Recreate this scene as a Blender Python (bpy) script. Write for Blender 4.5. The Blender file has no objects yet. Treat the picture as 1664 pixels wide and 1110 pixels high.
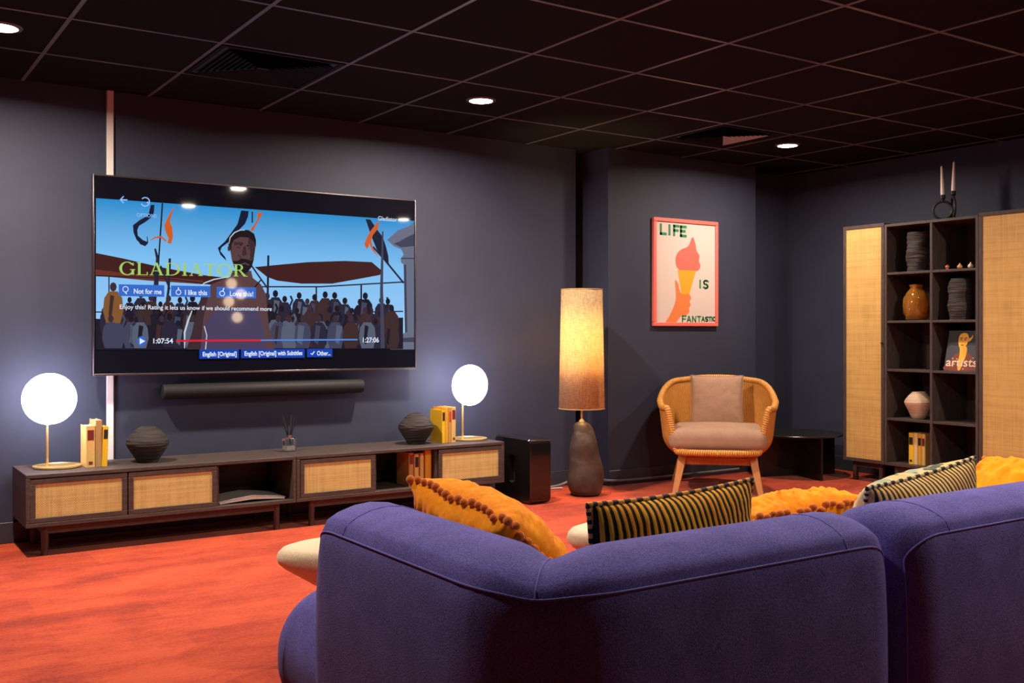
import bpy, math, random
from math import sin, cos, pi, radians, sqrt, atan2
from mathutils import Vector, Matrix
from mathutils.geometry import tessellate_polygon
random.seed(7)
S = bpy.context.scene
COL = S.collection

# ------------------------------------------------------------------ camera
FPX, CX, HY, CAMZ = 1657.0, 832.0, 542.0, 1.015
YAW = atan2(1112, 1657)
cam = bpy.data.cameras.new('camera')
cam.sensor_width = 36.0
cam.lens = FPX / 1664 * 36
cam.shift_y = -(555 - HY) / 1664
cam.clip_start = 0.05
camo = bpy.data.objects.new('camera', cam)
camo.location = (0, 0, CAMZ)
camo.rotation_euler = (pi / 2, 0, -YAW)
COL.objects.link(camo)
S.camera = camo

# ------------------------------------------------------------------ world, exposure
w = bpy.data.worlds.new('world')
w.use_nodes = True
w.node_tree.nodes['Background'].inputs[0].default_value = (0.6, 0.65, 0.8, 1)
w.node_tree.nodes['Background'].inputs[1].default_value = 0.02
S.world = w
S.view_settings.view_transform = 'Standard'
S.view_settings.look = 'None'
S.view_settings.exposure = 0.0
S.view_settings.gamma = 1.0

CEIL = 2.252
YW = 5.46            # wall behind the television
YP = 5.275           # the panel of wall that stands forward
XR = 6.28            # right wall
WARM = (1.0, 0.83, 0.67)
DOWNLIGHTS = [  # x, y, watts
    (0.58, 4.55, 66), (2.87, 4.57, 65), (5.22, 4.54, 29),
    (0.58, 2.28, 17), (2.88, 2.28, 34), (5.20, 2.28, 32),
    (2.88, 0.85, 18), (5.15, 0.95, 14),
]
for i, (lx, ly, lw) in enumerate(DOWNLIGHTS):
    L = bpy.data.lights.new('downlight_beam', 'AREA')
    L.energy = lw
    L.color = WARM
    L.shape = 'DISK'
    L.size = 0.11
    L.spread = radians(170)
    lo = bpy.data.objects.new('downlight_beam', L)
    lo.location = (lx, ly, CEIL - 0.0115)
    COL.objects.link(lo)

# ------------------------------------------------------------------ colour and material helpers
def c255(r, g, b):
    def f(v):
        v /= 255.0
        return v / 12.92 if v <= 0.04045 else ((v + 0.055) / 1.055) ** 2.4
    return (f(r), f(g), f(b), 1.0)

def mat(name, col, rough=0.5, metal=0.0, emit=None, estr=0.0, spec=0.5, sheen=0.0, coat=0.0):
    m = bpy.data.materials.new(name)
    m.use_nodes = True
    b = m.node_tree.nodes['Principled BSDF']
    b.inputs['Base Color'].default_value = tuple(col[:3]) + (1,)
    b.inputs['Roughness'].default_value = rough
    b.inputs['Metallic'].default_value = metal
    b.inputs['Specular IOR Level'].default_value = spec
    if sheen:
        b.inputs['Sheen Weight'].default_value = sheen
    if coat:
        b.inputs['Coat Weight'].default_value = coat
        b.inputs['Coat Roughness'].default_value = 0.05
    if emit is not None:
        b.inputs['Emission Color'].default_value = tuple(emit[:3]) + (1,)
        b.inputs['Emission Strength'].default_value = estr
    return m

class NT:
    """small helper to add nodes to a material"""
    def __init__(s, m):
        s.m, s.t = m, m.node_tree
        s.b = m.node_tree.nodes['Principled BSDF']
        s.tc = s.t.nodes.new('ShaderNodeTexCoord')
    def n(s, kind, **kw):
        x = s.t.nodes.new(kind)
        for k, v in kw.items():
            if isinstance(k, str) and hasattr(x, k):
                setattr(x, k, v)
        return x
    def l(s, a, b):
        s.t.links.new(a, b)
    def coord(s, scale=(1, 1, 1), rot=(0, 0, 0)):
        mp = s.n('ShaderNodeMapping')
        mp.inputs['Scale'].default_value = scale
        mp.inputs['Rotation'].default_value = rot
        s.l(s.tc.outputs['Object'], mp.inputs['Vector'])
        return mp.outputs['Vector']
    def noise(s, vec, scale, detail=3.0, rough=0.5):
        x = s.n('ShaderNodeTexNoise')
        x.inputs['Scale'].default_value = scale
        x.inputs['Detail'].default_value = detail
        x.inputs['Roughness'].default_value = rough
        s.l(vec, x.inputs['Vector'])
        return x.outputs['Fac']
    def ramp(s, fac, stops, mode='LINEAR'):
        x = s.n('ShaderNodeValToRGB')
        x.color_ramp.interpolation = mode
        e = x.color_ramp.elements
        while len(e) < len(stops):
            e.new(0.5)
        for i, (p, c) in enumerate(stops):
            e[i].position = p
            e[i].color = tuple(c[:3]) + (1,)
        s.l(fac, x.inputs['Fac'])
        return x.outputs['Color']
    def mix(s, fac, a, b, mode='MIX'):
        x = s.n('ShaderNodeMix')
        x.data_type = 'RGBA'
        x.blend_type = mode
        for sock, v in ((x.inputs['Factor'], fac), (x.inputs['A'], a), (x.inputs['B'], b)):
            pass
        fi = x.inputs[0]; ai = x.inputs[6]; bi = x.inputs[7]
        for sk, v in ((fi, fac), (ai, a), (bi, b)):
            if isinstance(v, (int, float)):
                sk.default_value = v
            elif isinstance(v, tuple):
                sk.default_value = tuple(v[:3]) + (1,)
            else:
                s.l(v, sk)
        return x.outputs[2]
    def math(s, op, a, b=0.0):
        x = s.n('ShaderNodeMath')
        x.operation = op
        for i, v in enumerate((a, b)):
            if isinstance(v, (int, float)):
                x.inputs[i].default_value = v
            else:
                s.l(v, x.inputs[i])
        return x.outputs[0]
    def bump(s, h, strength=0.3, dist=0.01):
        x = s.n('ShaderNodeBump')
        x.inputs['Strength'].default_value = strength
        x.inputs['Distance'].default_value = dist
        s.l(h, x.inputs['Height'])
        s.l(x.outputs['Normal'], s.b.inputs['Normal'])
    def base(s, c):
        s.l(c, s.b.inputs['Base Color'])

def noisy(name, c1, c2, scale=30, stretch=(1, 1, 1), rough=0.8, bump=0.2, bdist=0.004, spec=0.3, sheen=0.0, lo=0.3, hi=0.7, detail=4):
    m = mat(name, c1, rough, spec=spec, sheen=sheen)
    t = NT(m)
    v = t.coord(stretch)
    f = t.noise(v, scale, detail)
    t.base(t.ramp(f, [(lo, c1), (hi, c2)]))
    if bump:
        t.bump(f, bump, bdist)
    return m

M = {}
# walls: dark navy paint
M['wall'] = noisy('navy_paint', (0.035, 0.040, 0.068), (0.041, 0.046, 0.078), 3, rough=0.62, bump=0.05, spec=0.25)
M['base_paint'] = mat('baseboard_paint', (0.034, 0.040, 0.060), 0.35)
M['ceil'] = noisy('black_ceiling_tile', (0.0085, 0.0070, 0.0072), (0.011, 0.0092, 0.0092), 120, rough=0.9, bump=0.1, spec=0.06)
M['tbar'] = mat('ceiling_bar', (0.085, 0.09, 0.105), 0.4)
M['vent'] = mat('vent_dark', (0.012, 0.012, 0.016), 0.5)
M['vent_blade'] = mat('vent_blade', (0.005, 0.005, 0.006), 0.7, spec=.1)
M['vent_lit'] = mat('vent_lit_blade', (0.36, 0.33, 0.33), 0.5)  # lighter copy of the dark blade, light on it painted into the colour

def carpet():
    m = mat('orange_carpet', (0.75, 0.07, 0.02), 0.95, spec=0.1, sheen=0.15)
    t = NT(m)
    br = t.n('ShaderNodeTexBrick')
    br.offset = 0.37
    br.inputs['Scale'].default_value = 1.0
    br.inputs['Mortar Size'].default_value = 0.0
    br.inputs['Brick Width'].default_value = 1.0
    br.inputs['Row Height'].default_value = 0.25
    br.inputs['Color1'].default_value = (0, 0, 0, 1)
    br.inputs['Color2'].default_value = (1, 1, 1, 1)
    t.l(t.coord((1, 1, 1)), br.inputs['Vector'])
    streak = t.noise(t.coord((1.0, 2.6, 1)), 2.4, 6, 0.65)
    blot = t.noise(t.coord((1, 1.6, 1)), 3.0, 4, 0.6)
    fine = t.noise(t.coord((1, 1, 1)), 95, 3, 0.75)
    mid = t.noise(t.coord((1, 2.0, 1)), 28, 3, 0.6)
    f = t.math('ADD', t.math('MULTIPLY', streak, 0.32), t.math('MULTIPLY', blot, 0.28))
    f = t.math('ADD', f, t.math('MULTIPLY', fine, 0.28))
    f = t.math('ADD', f, t.math('MULTIPLY', mid, 0.12))
    f = t.math('ADD', f, t.math('MULTIPLY', br.outputs['Color'], 0.06))
    t.base(t.ramp(f, [(0.42, (0.22, 0.018, 0.0055)), (0.50, (0.375, 0.036, 0.0095)), (0.59, (0.51, 0.066, 0.019))]))
    t.bump(fine, 0.5, 0.006)
    return m
M['carpet'] = carpet()

def wood(name, c1, c2, stretch, scale=9, rough=0.5):
    m = mat(name, c1, rough, spec=0.35)
    t = NT(m)
    f = t.noise(t.coord(stretch), scale, 6, 0.65)
    g = t.noise(t.coord(tuple(k * 4 for k in stretch)), scale, 4, 0.6)
    h = t.math('ADD', t.math('MULTIPLY', f, 0.6), t.math('MULTIPLY', g, 0.4))
    t.base(t.ramp(h, [(0.35, c1), (0.65, c2)]))
    t.bump(h, 0.25, 0.003)
    return m
DW1, DW2 = (0.036, 0.026, 0.024), (0.092, 0.066, 0.060)
M['wood_x'] = wood('dark_wood_long_grain', DW1, DW2, (1, 12, 12))
M['wood_z'] = wood('dark_wood_upright_grain', DW1, DW2, (12, 12, 1))
M['chair_wood'] = wood('oiled_teak', (0.42, 0.165, 0.042), (0.56, 0.24, 0.07), (8, 8, 1), rough=0.45)

def weave(name, axes, dark, light, period=0.009, bump=0.35):
    """cane webbing: two crossing sets of strands, with slow streaks along both"""
    m = mat(name, light, 0.55, spec=0.3)
    t = NT(m)
    sep = t.n('ShaderNodeSeparateXYZ')
    t.l(t.tc.outputs['Object'], sep.inputs[0])
    a, b = sep.outputs[axes[0]], sep.outputs[axes[1]]
    k = 2 * pi / period
    sa = t.math('SINE', t.math('MULTIPLY', a, k))
    sb = t.math('SINE', t.math('MULTIPLY', b, k))
    h = t.math('ADD', t.math('MULTIPLY', t.math('MULTIPLY', sa, sb), 0.5), 0.5)
    s1 = [1.2, 1.2, 1.2]; s2 = [1.2, 1.2, 1.2]
    s1['XYZ'.index(axes[0])] = 60; s2['XYZ'.index(axes[1])] = 60
    n1 = t.noise(t.coord(tuple(s1)), 2.0, 4, 0.6)
    n2 = t.noise(t.coord(tuple(s2)), 2.0, 4, 0.6)
    n3 = t.noise(t.coord((1, 1, 1)), 14, 3, 0.6)
    f = t.math('ADD', t.math('MULTIPLY', h, 0.34), t.math('MULTIPLY', n1, 0.30))
    f = t.math('ADD', f, t.math('MULTIPLY', n2, 0.30))
    f = t.math('ADD', f, t.math('MULTIPLY', n3, 0.14))
    t.base(t.ramp(f, [(0.34, dark), (0.56, light), (0.75, tuple(min(1, c * 1.15) for c in light[:3]))]))
    t.bump(h, bump, 0.002)
    return m
M['cane_xz'] = weave('cane_webbing', 'XZ', (0.27, 0.175, 0.055), (0.60, 0.46, 0.18))
M['cane_yz'] = weave('cane_webbing_upright', 'YZ', (0.32, 0.17, 0.048), (0.62, 0.385, 0.125))

def rattan():
    m = mat('woven_rattan', (0.6, 0.26, 0.05), 0.5, spec=0.4)
    t = NT(m)
    uv = t.n('ShaderNodeSeparateXYZ')
    t.l(t.tc.outputs['UV'], uv.inputs[0])
    a = t.math('SINE', t.math('MULTIPLY', uv.outputs[0], 2 * pi * 150))
    b = t.math('SINE', t.math('MULTIPLY', uv.outputs[1], 2 * pi * 60))
    h = t.math('ADD', t.math('MULTIPLY', t.math('ADD', a, t.math('MULTIPLY', t.math('MULTIPLY', a, b), 0.7)), 0.3), 0.5)
    n = t.noise(t.coord(), 40, 3)
    f = t.math('ADD', t.math('MULTIPLY', h, 0.7), t.math('MULTIPLY', n, 0.3))
    t.base(t.ramp(f, [(0.15, (0.26, 0.085, 0.012)), (0.5, (0.58, 0.24, 0.04)), (0.85, (0.72, 0.33, 0.065))]))
    t.bump(h, 0.6, 0.005)
    return m
M['rattan'] = rattan()
def rim_mat():
    m = mat('rattan_rim', (0.6, 0.26, 0.05), 0.5, spec=0.35)
    t = NT(m)
    uv = t.n('ShaderNodeSeparateXYZ')
    t.l(t.tc.outputs['UV'], uv.inputs[0])
    a = t.math('SINE', t.math('ADD', t.math('MULTIPLY', uv.outputs[0], 2 * pi * 210), t.math('MULTIPLY', uv.outputs[1], 6.0)))
    f = t.math('ADD', t.math('MULTIPLY', a, 0.3), t.noise(t.coord(), 60, 3))
    t.base(t.ramp(f, [(0.2, (0.34, 0.125, 0.02)), (0.5, (0.58, 0.25, 0.045)), (0.8, (0.70, 0.33, 0.07))]))
    t.bump(a, 0.4, 0.003)
    return m
M['rattan_rim'] = rim_mat()

def fabric(name, c1, c2, scale=420, rough=0.95, sheen=0.05, big=0.25, bump=0.35):
    m = mat(name, c1, rough, spec=0.15, sheen=sheen)
    t = NT(m)
    f = t.noise(t.coord(), scale, 2, 0.7)
    g = t.noise(t.coord(), 12, 3, 0.5)
    h = t.math('ADD', t.math('MULTIPLY', f, 1 - big), t.math('MULTIPLY', g, big))
    t.base(t.ramp(h, [(0.36, c1), (0.64, c2)]))
    t.bump(f, bump, 0.002)
    return m
M['purple'] = fabric('purple_wool', (0.062, 0.056, 0.235), (0.168, 0.150, 0.54), 330)
M['purple_seam'] = fabric('purple_seam', (0.14, 0.135, 0.46), (0.22, 0.21, 0.65), 330)
M['beige'] = fabric('beige_fabric', (0.29, 0.17, 0.115), (0.40, 0.245, 0.168), 300)
M['orange'] = fabric('orange_velvet', (0.82, 0.225, 0.003), (0.97, 0.355, 0.006), 60, sheen=0.08, big=0.5)
M['pom'] = fabric('orange_pompom_wool', (0.50, 0.11, 0.010), (0.72, 0.20, 0.018), 300, sheen=0.3)
M['cream'] = fabric('cream_boucle', (0.60, 0.46, 0.31), (0.80, 0.66, 0.48), 260)
M['pale_grey'] = fabric('pale_grey_boucle', (0.50, 0.46, 0.43), (0.70, 0.66, 0.62), 260)

def stripes(name, axis, period, dark, light, light2):
    m = mat(name, light, 0.85, spec=0.15, sheen=0.05)
    t = NT(m)
    sep = t.n('ShaderNodeSeparateXYZ')
    wob = t.noise(t.coord(), 5, 2)
    t.l(t.tc.outputs['Object'], sep.inputs[0])
    x = t.math('ADD', sep.outputs[axis], t.math('MULTIPLY', wob, 0.016))
    s_ = t.math('SINE', t.math('MULTIPLY', x, 2 * pi / period))
    s_ = t.math('ADD', t.math('MULTIPLY', s_, 0.5), 0.5)
    base = t.ramp(t.noise(t.coord((1, 1, 1)), 9, 3), [(0.35, light), (0.65, light2)])
    t.base(t.mix(t.ramp(s_, [(0.40, (0, 0, 0)), (0.56, (1, 1, 1))]), (dark[0], dark[1], dark[2]), base))
    t.bump(s_, 0.4, 0.004)
    return m
M['stripe'] = stripes('velvet_stripes', 'X', 0.0168, (0.010, 0.014, 0.010), (0.85, 0.32, 0.012), (0.95, 0.50, 0.03))
M['stripe_pale'] = stripes('velvet_stripes_pale', 'X', 0.0168, (0.028, 0.034, 0.022), (0.66, 0.34, 0.08), (0.78, 0.54, 0.20))

def floral():
    m = mat('sage_floral', (0.3, 0.33, 0.2), 0.85, spec=0.2, sheen=0.2)
    t = NT(m)
    f = t.noise(t.coord((1.3, 1, 1)), 8, 3, 0.55)
    g = t.noise(t.coord((1, 1, 1.4)), 17, 2, 0.5)
    a = t.ramp(f, [(0.44, (0.30, 0.36, 0.24)), (0.49, (0.66, 0.50, 0.23)), (0.62, (0.62, 0.38, 0.12))])
    t.base(t.mix(t.ramp(g, [(0.58, (0, 0, 0)), (0.62, (1, 1, 1))]), a, (0.045, 0.07, 0.045)))
    return m
M['floral'] = floral()
M['pipe_dark'] = mat('piping_dark', (0.012, 0.012, 0.010), 0.8)
M['pipe_gold'] = mat('piping_gold', (0.72, 0.34, 0.06), 0.8)
M['pipe_cream'] = mat('piping_cream', (0.68, 0.52, 0.27), 0.8)

M['brass'] = mat('brushed_brass', (0.78, 0.54, 0.20), 0.33, 0.6)
M['globe'] = mat('opal_glass_lit', (0.9, 0.9, 0.95), 0.3, emit=(0.84, 0.81, 1.0), estr=25)
M['dl_glow'] = mat('downlight_glow', (0.9, 0.9, 0.9), 0.3, emit=(1.0, 0.88, 0.74), estr=30)
M['dl_rim'] = mat('downlight_rim', (0.10, 0.085, 0.08), 0.4)
M['black_clay'] = noisy('black_ridged_clay', (0.018, 0.015, 0.014), (0.045, 0.036, 0.033), 9, (1, 1, 9), rough=0.75, bump=0.9, bdist=0.012)
M['grey_clay'] = noisy('charcoal_ridged_clay', (0.026, 0.022, 0.022), (0.055, 0.047, 0.045), 9, (1, 1, 9), rough=0.75, bump=0.9, bdist=0.012)
M['cream_clay'] = noisy('cream_clay', (0.46, 0.32, 0.22), (0.66, 0.48, 0.34), 6, (1, 1, 12), rough=0.7, bump=0.4)
M['lamp_clay'] = noisy('brown_lamp_clay', (0.042, 0.025, 0.019), (0.094, 0.060, 0.046), 7, (1, 1, 1.4), rough=0.5, bump=0.35, bdist=0.02)
M['gloss_black'] = mat('gloss_black', (0.006, 0.005, 0.005), 0.12, coat=0.6)
M['matt_black'] = mat('matt_black', (0.010, 0.010, 0.011), 0.55)
M['table_black'] = mat('table_black', (0.012, 0.011, 0.011), 0.28)
M['black_cloth'] = noisy('speaker_cloth', (0.010, 0.010, 0.011), (0.016, 0.016, 0.017), 300, rough=0.6, bump=0.1)
M['tv_edge'] = mat('tv_edge_metal', (0.22, 0.20, 0.20), 0.3, 1.0)
M['tv_body'] = mat('tv_body', (0.012, 0.012, 0.013), 0.5)
M['white_pipe'] = mat('white_conduit', (0.72, 0.66, 0.63), 0.4)
M['grey_cable'] = mat('grey_cable', (0.16, 0.155, 0.16), 0.5)
M['glass'] = mat('clear_glass', (0.95, 0.97, 0.97), 0.03)
M['glass'].node_tree.nodes['Principled BSDF'].inputs['Transmission Weight'].default_value = 1.0
M['amber'] = mat('amber_glass', (0.92, 0.45, 0.08), 0.02)
M['amber'].node_tree.nodes['Principled BSDF'].inputs['Transmission Weight'].default_value = 0.84
M['candle'] = mat('ivory_wax', (0.95, 0.86, 0.78), 0.45)
M['paper'] = noisy('book_pages', (0.62, 0.48, 0.27), (0.80, 0.66, 0.42), 90, (40, 1, 1), rough=0.9, bump=0.1)
M['pages_white'] = mat('white_pages', (0.85, 0.80, 0.79), 0.5)
M['mag_grey'] = mat('grey_magazine_cover', (0.42, 0.39, 0.39), 0.25)

def shade_mat():
    m = bpy.data.materials.new('linen_shade')
    m.use_nodes = True
    t = m.node_tree
    t.nodes.remove(t.nodes['Principled BSDF'])
    out = t.nodes['Material Output']
    tc = t.nodes.new('ShaderNodeTexCoord')
    def nz(sc, stretch):
        mp = t.nodes.new('ShaderNodeMapping'); mp.inputs['Scale'].default_value = stretch
        t.links.new(tc.outputs['Object'], mp.inputs['Vector'])
        n = t.nodes.new('ShaderNodeTexNoise'); n.inputs['Scale'].default_value = sc
        n.inputs['Detail'].default_value = 3
        t.links.new(mp.outputs[0], n.inputs['Vector'])
        return n.outputs['Fac']
    a = nz(30, (1, 1, 8)); b = nz(30, (6, 6, 0.8))
    ad = t.nodes.new('ShaderNodeMath'); ad.operation = 'ADD'
    t.links.new(a, ad.inputs[0]); t.links.new(b, ad.inputs[1])
    rp = t.nodes.new('ShaderNodeValToRGB')
    rp.color_ramp.elements[0].position = 0.40; rp.color_ramp.elements[0].color = (0.58, 0.43, 0.25, 1)
    rp.color_ramp.elements[1].position = 0.60; rp.color_ramp.elements[1].color = (0.85, 0.66, 0.40, 1)
    hf = t.nodes.new('ShaderNodeMath'); hf.operation = 'MULTIPLY'; hf.inputs[1].default_value = 0.5
    t.links.new(ad.outputs[0], hf.inputs[0]); t.links.new(hf.outputs[0], rp.inputs[0])
    d = t.nodes.new('ShaderNodeBsdfDiffuse'); tr = t.nodes.new('ShaderNodeBsdfTranslucent')
    mx = t.nodes.new('ShaderNodeMixShader'); mx.inputs[0].default_value = 0.58
    t.links.new(rp.outputs[0], d.inputs[0]); t.links.new(rp.outputs[0], tr.inputs[0])
    t.links.new(d.outputs[0], mx.inputs[1]); t.links.new(tr.outputs[0], mx.inputs[2])
    t.links.new(mx.outputs[0], out.inputs[0])
    return m
M['shade'] = shade_mat()

# ------------------------------------------------------------------ mesh builder
class MB:
    def __init__(s):
        s.v, s.f, s.mi, s.uv = [], [], [], None
    def add(s, vs, fs, mi=0):
        o = len(s.v)
        s.v += [tuple(p) for p in vs]
        s.f += [tuple(i + o for i in f) for f in fs]
        s.mi += [mi] * len(fs)
        return s
    def box(s, x0, x1, y0, y1, z0, z1, mi=0):
        vs = [(x, y, z) for z in (z0, z1) for y in (y0, y1) for x in (x0, x1)]
        return s.add(vs, [(0, 2, 3, 1), (4, 5, 7, 6), (0, 1, 5, 4), (2, 6, 7, 3), (0, 4, 6, 2), (1, 3, 7, 5)], mi)
    def loft(s, rings, closed=True, cap=True, mi=0, loop=False):
        n = len(rings[0])
        vs = [p for r in rings for p in r]
        fs = []
        R = len(rings)
        for i in range(R if loop else R - 1):
            j = (i + 1) % R
            for k in range(n if closed else n - 1):
                q = (k + 1) % n
                fs.append((i * n + k, i * n + q, j * n + q, j * n + k))
        if cap and not loop:
            fs.append(tuple(reversed(range(n))))
            fs.append(tuple((R - 1) * n + k for k in range(n)))
        return s.add(vs, fs, mi)
    def lathe(s, prof, c=(0, 0, 0), n=40, mi=0, wob=None):
        rings = []
        for (r, z) in prof:
            rings.append([(c[0] + r * cos(2 * pi * k / n) * (wob(k / n, z) if wob else 1),
                           c[1] + r * sin(2 * pi * k / n) * (wob(k / n, z) if wob else 1), c[2] + z) for k in range(n)])
        return s.loft(rings, mi=mi)
    def cyl(s, p0, p1, r0, r1=None, n=16, mi=0):
        r1 = r0 if r1 is None else r1
        p0, p1 = Vector(p0), Vector(p1)
        d = (p1 - p0).normalized()
        a = d.orthogonal().normalized()
        b = d.cross(a)
        rg = [[p + (a * cos(2 * pi * k / n) + b * sin(2 * pi * k / n)) * r for k in range(n)] for p, r in ((p0, r0), (p1, r1))]
        return s.loft(rg, mi=mi)
    def tube(s, path, r, n=8, closed=False, mi=0, alt=None):
        P = [Vector(p) for p in path]
        N = len(P)
        rings = []
        up = None
        for i in range(N):
            if closed:
                d = P[(i + 1) % N] - P[i - 1]
            else:
                d = P[min(i + 1, N - 1)] - P[max(i - 1, 0)]
            d.normalize()
            if up is None:
                up = d.orthogonal().normalized()
            up = (up - d * up.dot(d)).normalized()
            b = d.cross(up)
            rr = r[i] if isinstance(r, (list, tuple)) else r
            rings.append([P[i] + (up * cos(2 * pi * k / n) + b * sin(2 * pi * k / n)) * rr for k in range(n)])
        o = len(s.f)
        s.loft(rings, loop=closed, mi=mi)
        if alt:
            for i in range(len(s.f) - o):
                s.mi[o + i] = alt[(i // n) // 2 % len(alt)]
        return s
    def rbox(s, c, h, r, k=4, mi=0, crown=0.0):
        """box with rounded edges; c centre, h half sizes"""
        r = min(r, min(h) * 0.999)
        def ax(hh):
            t = [r * math.tan(pi / 4 * i / k) for i in range(k + 1)]
            q = hh - r
            m = 6
            return [-(q + x) for x in reversed(t)] + [-q + 2 * q * i / m for i in range(1, m)] + [q + x for x in t]
        A = [ax(v) for v in h]
        idx = {}
        vs, fs = [], []
        def vid(p):
            key = tuple(round(x, 6) for x in p)
            if key not in idx:
                inn = [max(-(h[i] - r), min(h[i] - r, p[i])) for i in range(3)]
                d = Vector(p) - Vector(inn)
                if d.length > 1e-9:
                    d = d.normalized() * r
                q = Vector(inn) + d
                if crown:
                    q.z += crown * max(0, 1 - (q.x / h[0]) ** 2) * max(0, 1 - (q.y / h[1]) ** 2) * (q.z / h[2])
                idx[key] = len(vs)
                vs.append(q + Vector(c))
            return idx[key]
        for a in range(3):
            b, d = (a + 1) % 3, (a + 2) % 3
            for sg in (-1, 1):
                for i in range(len(A[b]) - 1):
                    for j in range(len(A[d]) - 1):
                        q = []
                        for (ii, jj) in ((i, j), (i + 1, j), (i + 1, j + 1), (i, j + 1)):
                            p = [0, 0, 0]
                            p[a] = sg * h[a]; p[b] = A[b][ii]; p[d] = A[d][jj]
                            q.append(vid(p))
                        fs.append(tuple(q) if sg > 0 else tuple(reversed(q)))
        return s.add(vs, fs, mi)
    def ball(s, c, r, n=16, m=10, mi=0):
        if not isinstance(r, (tuple, list)):
            r = (r, r, r)
        rings = []
        for i in range(1, m):
            a = pi * i / m
            rings.append([(c[0] + r[0] * sin(a) * cos(2 * pi * k / n), c[1] + r[1] * sin(a) * sin(2 * pi * k / n), c[2] - r[2] * cos(a)) for k in range(n)])
        return s.loft(rings, mi=mi)
    def poly(s, pts, mi=0):
        """flat polygon of any outline"""
        P = [Vector(p) for p in pts]
        fs = [tuple(t) for t in tessellate_polygon([P])]
        return s.add(P, fs, mi)
    def prism(s, pts, d, mi=0):
        P = [Vector(p) for p in pts]
        n = len(P)
        d = Vector(d)
        tr = [tuple(t) for t in tessellate_polygon([P])]
        vs = P + [p + d for p in P]
        fs = tr + [tuple(i + n for i in reversed(t)) for t in tr] + [(i, (i + 1) % n, (i + 1) % n + n, i + n) for i in range(n)]
        return s.add(vs, fs, mi)
    def build(s, name, mats, parent=None, world=True, smooth=35, bevel=0.0, subsurf=0, flip=False):
        me = bpy.data.meshes.new(name)
        off = Vector((0, 0, 0))
        if parent is not None and world:
            q = parent
            while q is not None:
                off += q.location
                q = q.parent
        me.from_pydata([tuple(Vector(p) - off) for p in s.v], [], s.f)
        mats = mats if isinstance(mats, (list, tuple)) else [mats]
        for m in mats:
            me.materials.append(m)
        me.polygons.foreach_set('material_index', s.mi)
        if s.uv:
            ul = me.uv_layers.new(name='UVMap')
            for lp in me.loops:
                ul.data[lp.index].uv = s.uv[lp.vertex_index]
        import bmesh
        bm = bmesh.new(); bm.from_mesh(me)
        bmesh.ops.recalc_face_normals(bm, faces=bm.faces)
        bm.to_mesh(me); bm.free()
        if smooth:
            me.polygons.foreach_set('use_smooth', [True] * len(me.polygons))
            me.set_sharp_from_angle(angle=radians(smooth))
        o = bpy.data.objects.new(name, me)
        COL.objects.link(o)
        if parent is not None:
            o.parent = parent
        if bevel:
            b = o.modifiers.new('bevel', 'BEVEL')
            b.width = bevel; b.segments = 2; b.limit_method = 'ANGLE'
            b.harden_normals = False
        if subsurf:
            b = o.modifiers.new('subdivision', 'SUBSURF')
            b.levels = subsurf; b.render_levels = subsurf
        return o

def tag(o, label=None, cat=None, group=None, kind=None):
    if label: o['label'] = label
    if cat: o['category'] = cat
    if group: o['group'] = group
    if kind: o['kind'] = kind
    return o

def thing(name, label, cat, loc, rz=0.0, group=None):
    o = bpy.data.objects.new(name, None)
    o.empty_display_size = 0.05
    COL.objects.link(o)
    o.location = loc
    o.rotation_euler = (0, 0, rz)
    return tag(o, label, cat, group)

def struct(name, mb, m, **kw):
    return tag(mb.build(name, m, **kw), kind='structure')

def copy_tree(o, parent=None):
    c = o.copy()
    COL.objects.link(c)
    if parent is not None:
        c.parent = parent
    for ch in [x for x in bpy.data.objects if x.parent == o]:
        copy_tree(ch, c)
    return c

def ray(px, py):
    u, v = (px - CX) / FPX, (HY - py) / FPX
    return Vector((sin(YAW) + u * cos(YAW), cos(YAW) - u * sin(YAW), v))
def at_y(px, py, y):
    """measure a point of the photograph on the vertical plane at depth y"""
    r = ray(px, py)
    return Vector((0, 0, CAMZ)) + r * (y / r.y)

def text_mesh(mb, body, x, z, y, size, mi=0, align='LEFT', shear=0.0, width=None, bold=0.0):
    """lettering in the xz plane at depth y, facing -y"""
    cu = bpy.data.curves.new('lettering', 'FONT')
    cu.body = body; cu.size = size; cu.align_x = align; cu.offset = bold
    cu.resolution_u = 4
    o = bpy.data.objects.new('lettering', cu)
    COL.objects.link(o)
    dg = bpy.context.evaluated_depsgraph_get()
    me = o.evaluated_get(dg).to_mesh()
    vs = [v.co.copy() for v in me.vertices]
    fs = [tuple(p.vertices) for p in me.polygons]
    k = 1.0
    if width and vs:
        x0 = min(v.x for v in vs); x1 = max(v.x for v in vs)
        k = width / (x1 - x0)
    mb.add([(x + v.x * k, y, z + v.y) for v in vs], fs, mi)
    o.evaluated_get(dg).to_mesh_clear()
    bpy.data.objects.remove(o)
    bpy.data.curves.remove(cu)

# ------------------------------------------------------------------ the room
XL, YB = -2.3, -2.4
mb = MB(); mb.box(XL - .2, XR + .2, YB - .2, YW + .5, -0.12, 0.0)
struct('floor', mb, M['carpet'])
mb = MB(); mb.box(XL - .2, XR + .2, YB - .2, YW + .5, CEIL, CEIL + 0.12)
struct('ceiling', mb, M['ceil'])
XG0, XG1 = 4.18, 4.31          # dark recess between the two stretches of wall
mb = MB()
mb.box(XL - .2, XG0, YW, YW + .5, 0, CEIL)
mb.box(XG0, XG1 + .02, YW + .22, YW + .5, 0, CEIL)
mb.box(5.60, XR + .2, YW, YW + .5, 0, CEIL)
struct('wall_back', mb, M['wall'])
mb = MB(); mb.box(XG1, 5.715, YP, YW + .25, 0, CEIL)
struct('wall_back_panel', mb, M['wall'])
mb = MB(); mb.box(XR, XR + .2, YB - .2, YW + .5, 0, CEIL)
struct('wall_right', mb, M['wall'])
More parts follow.
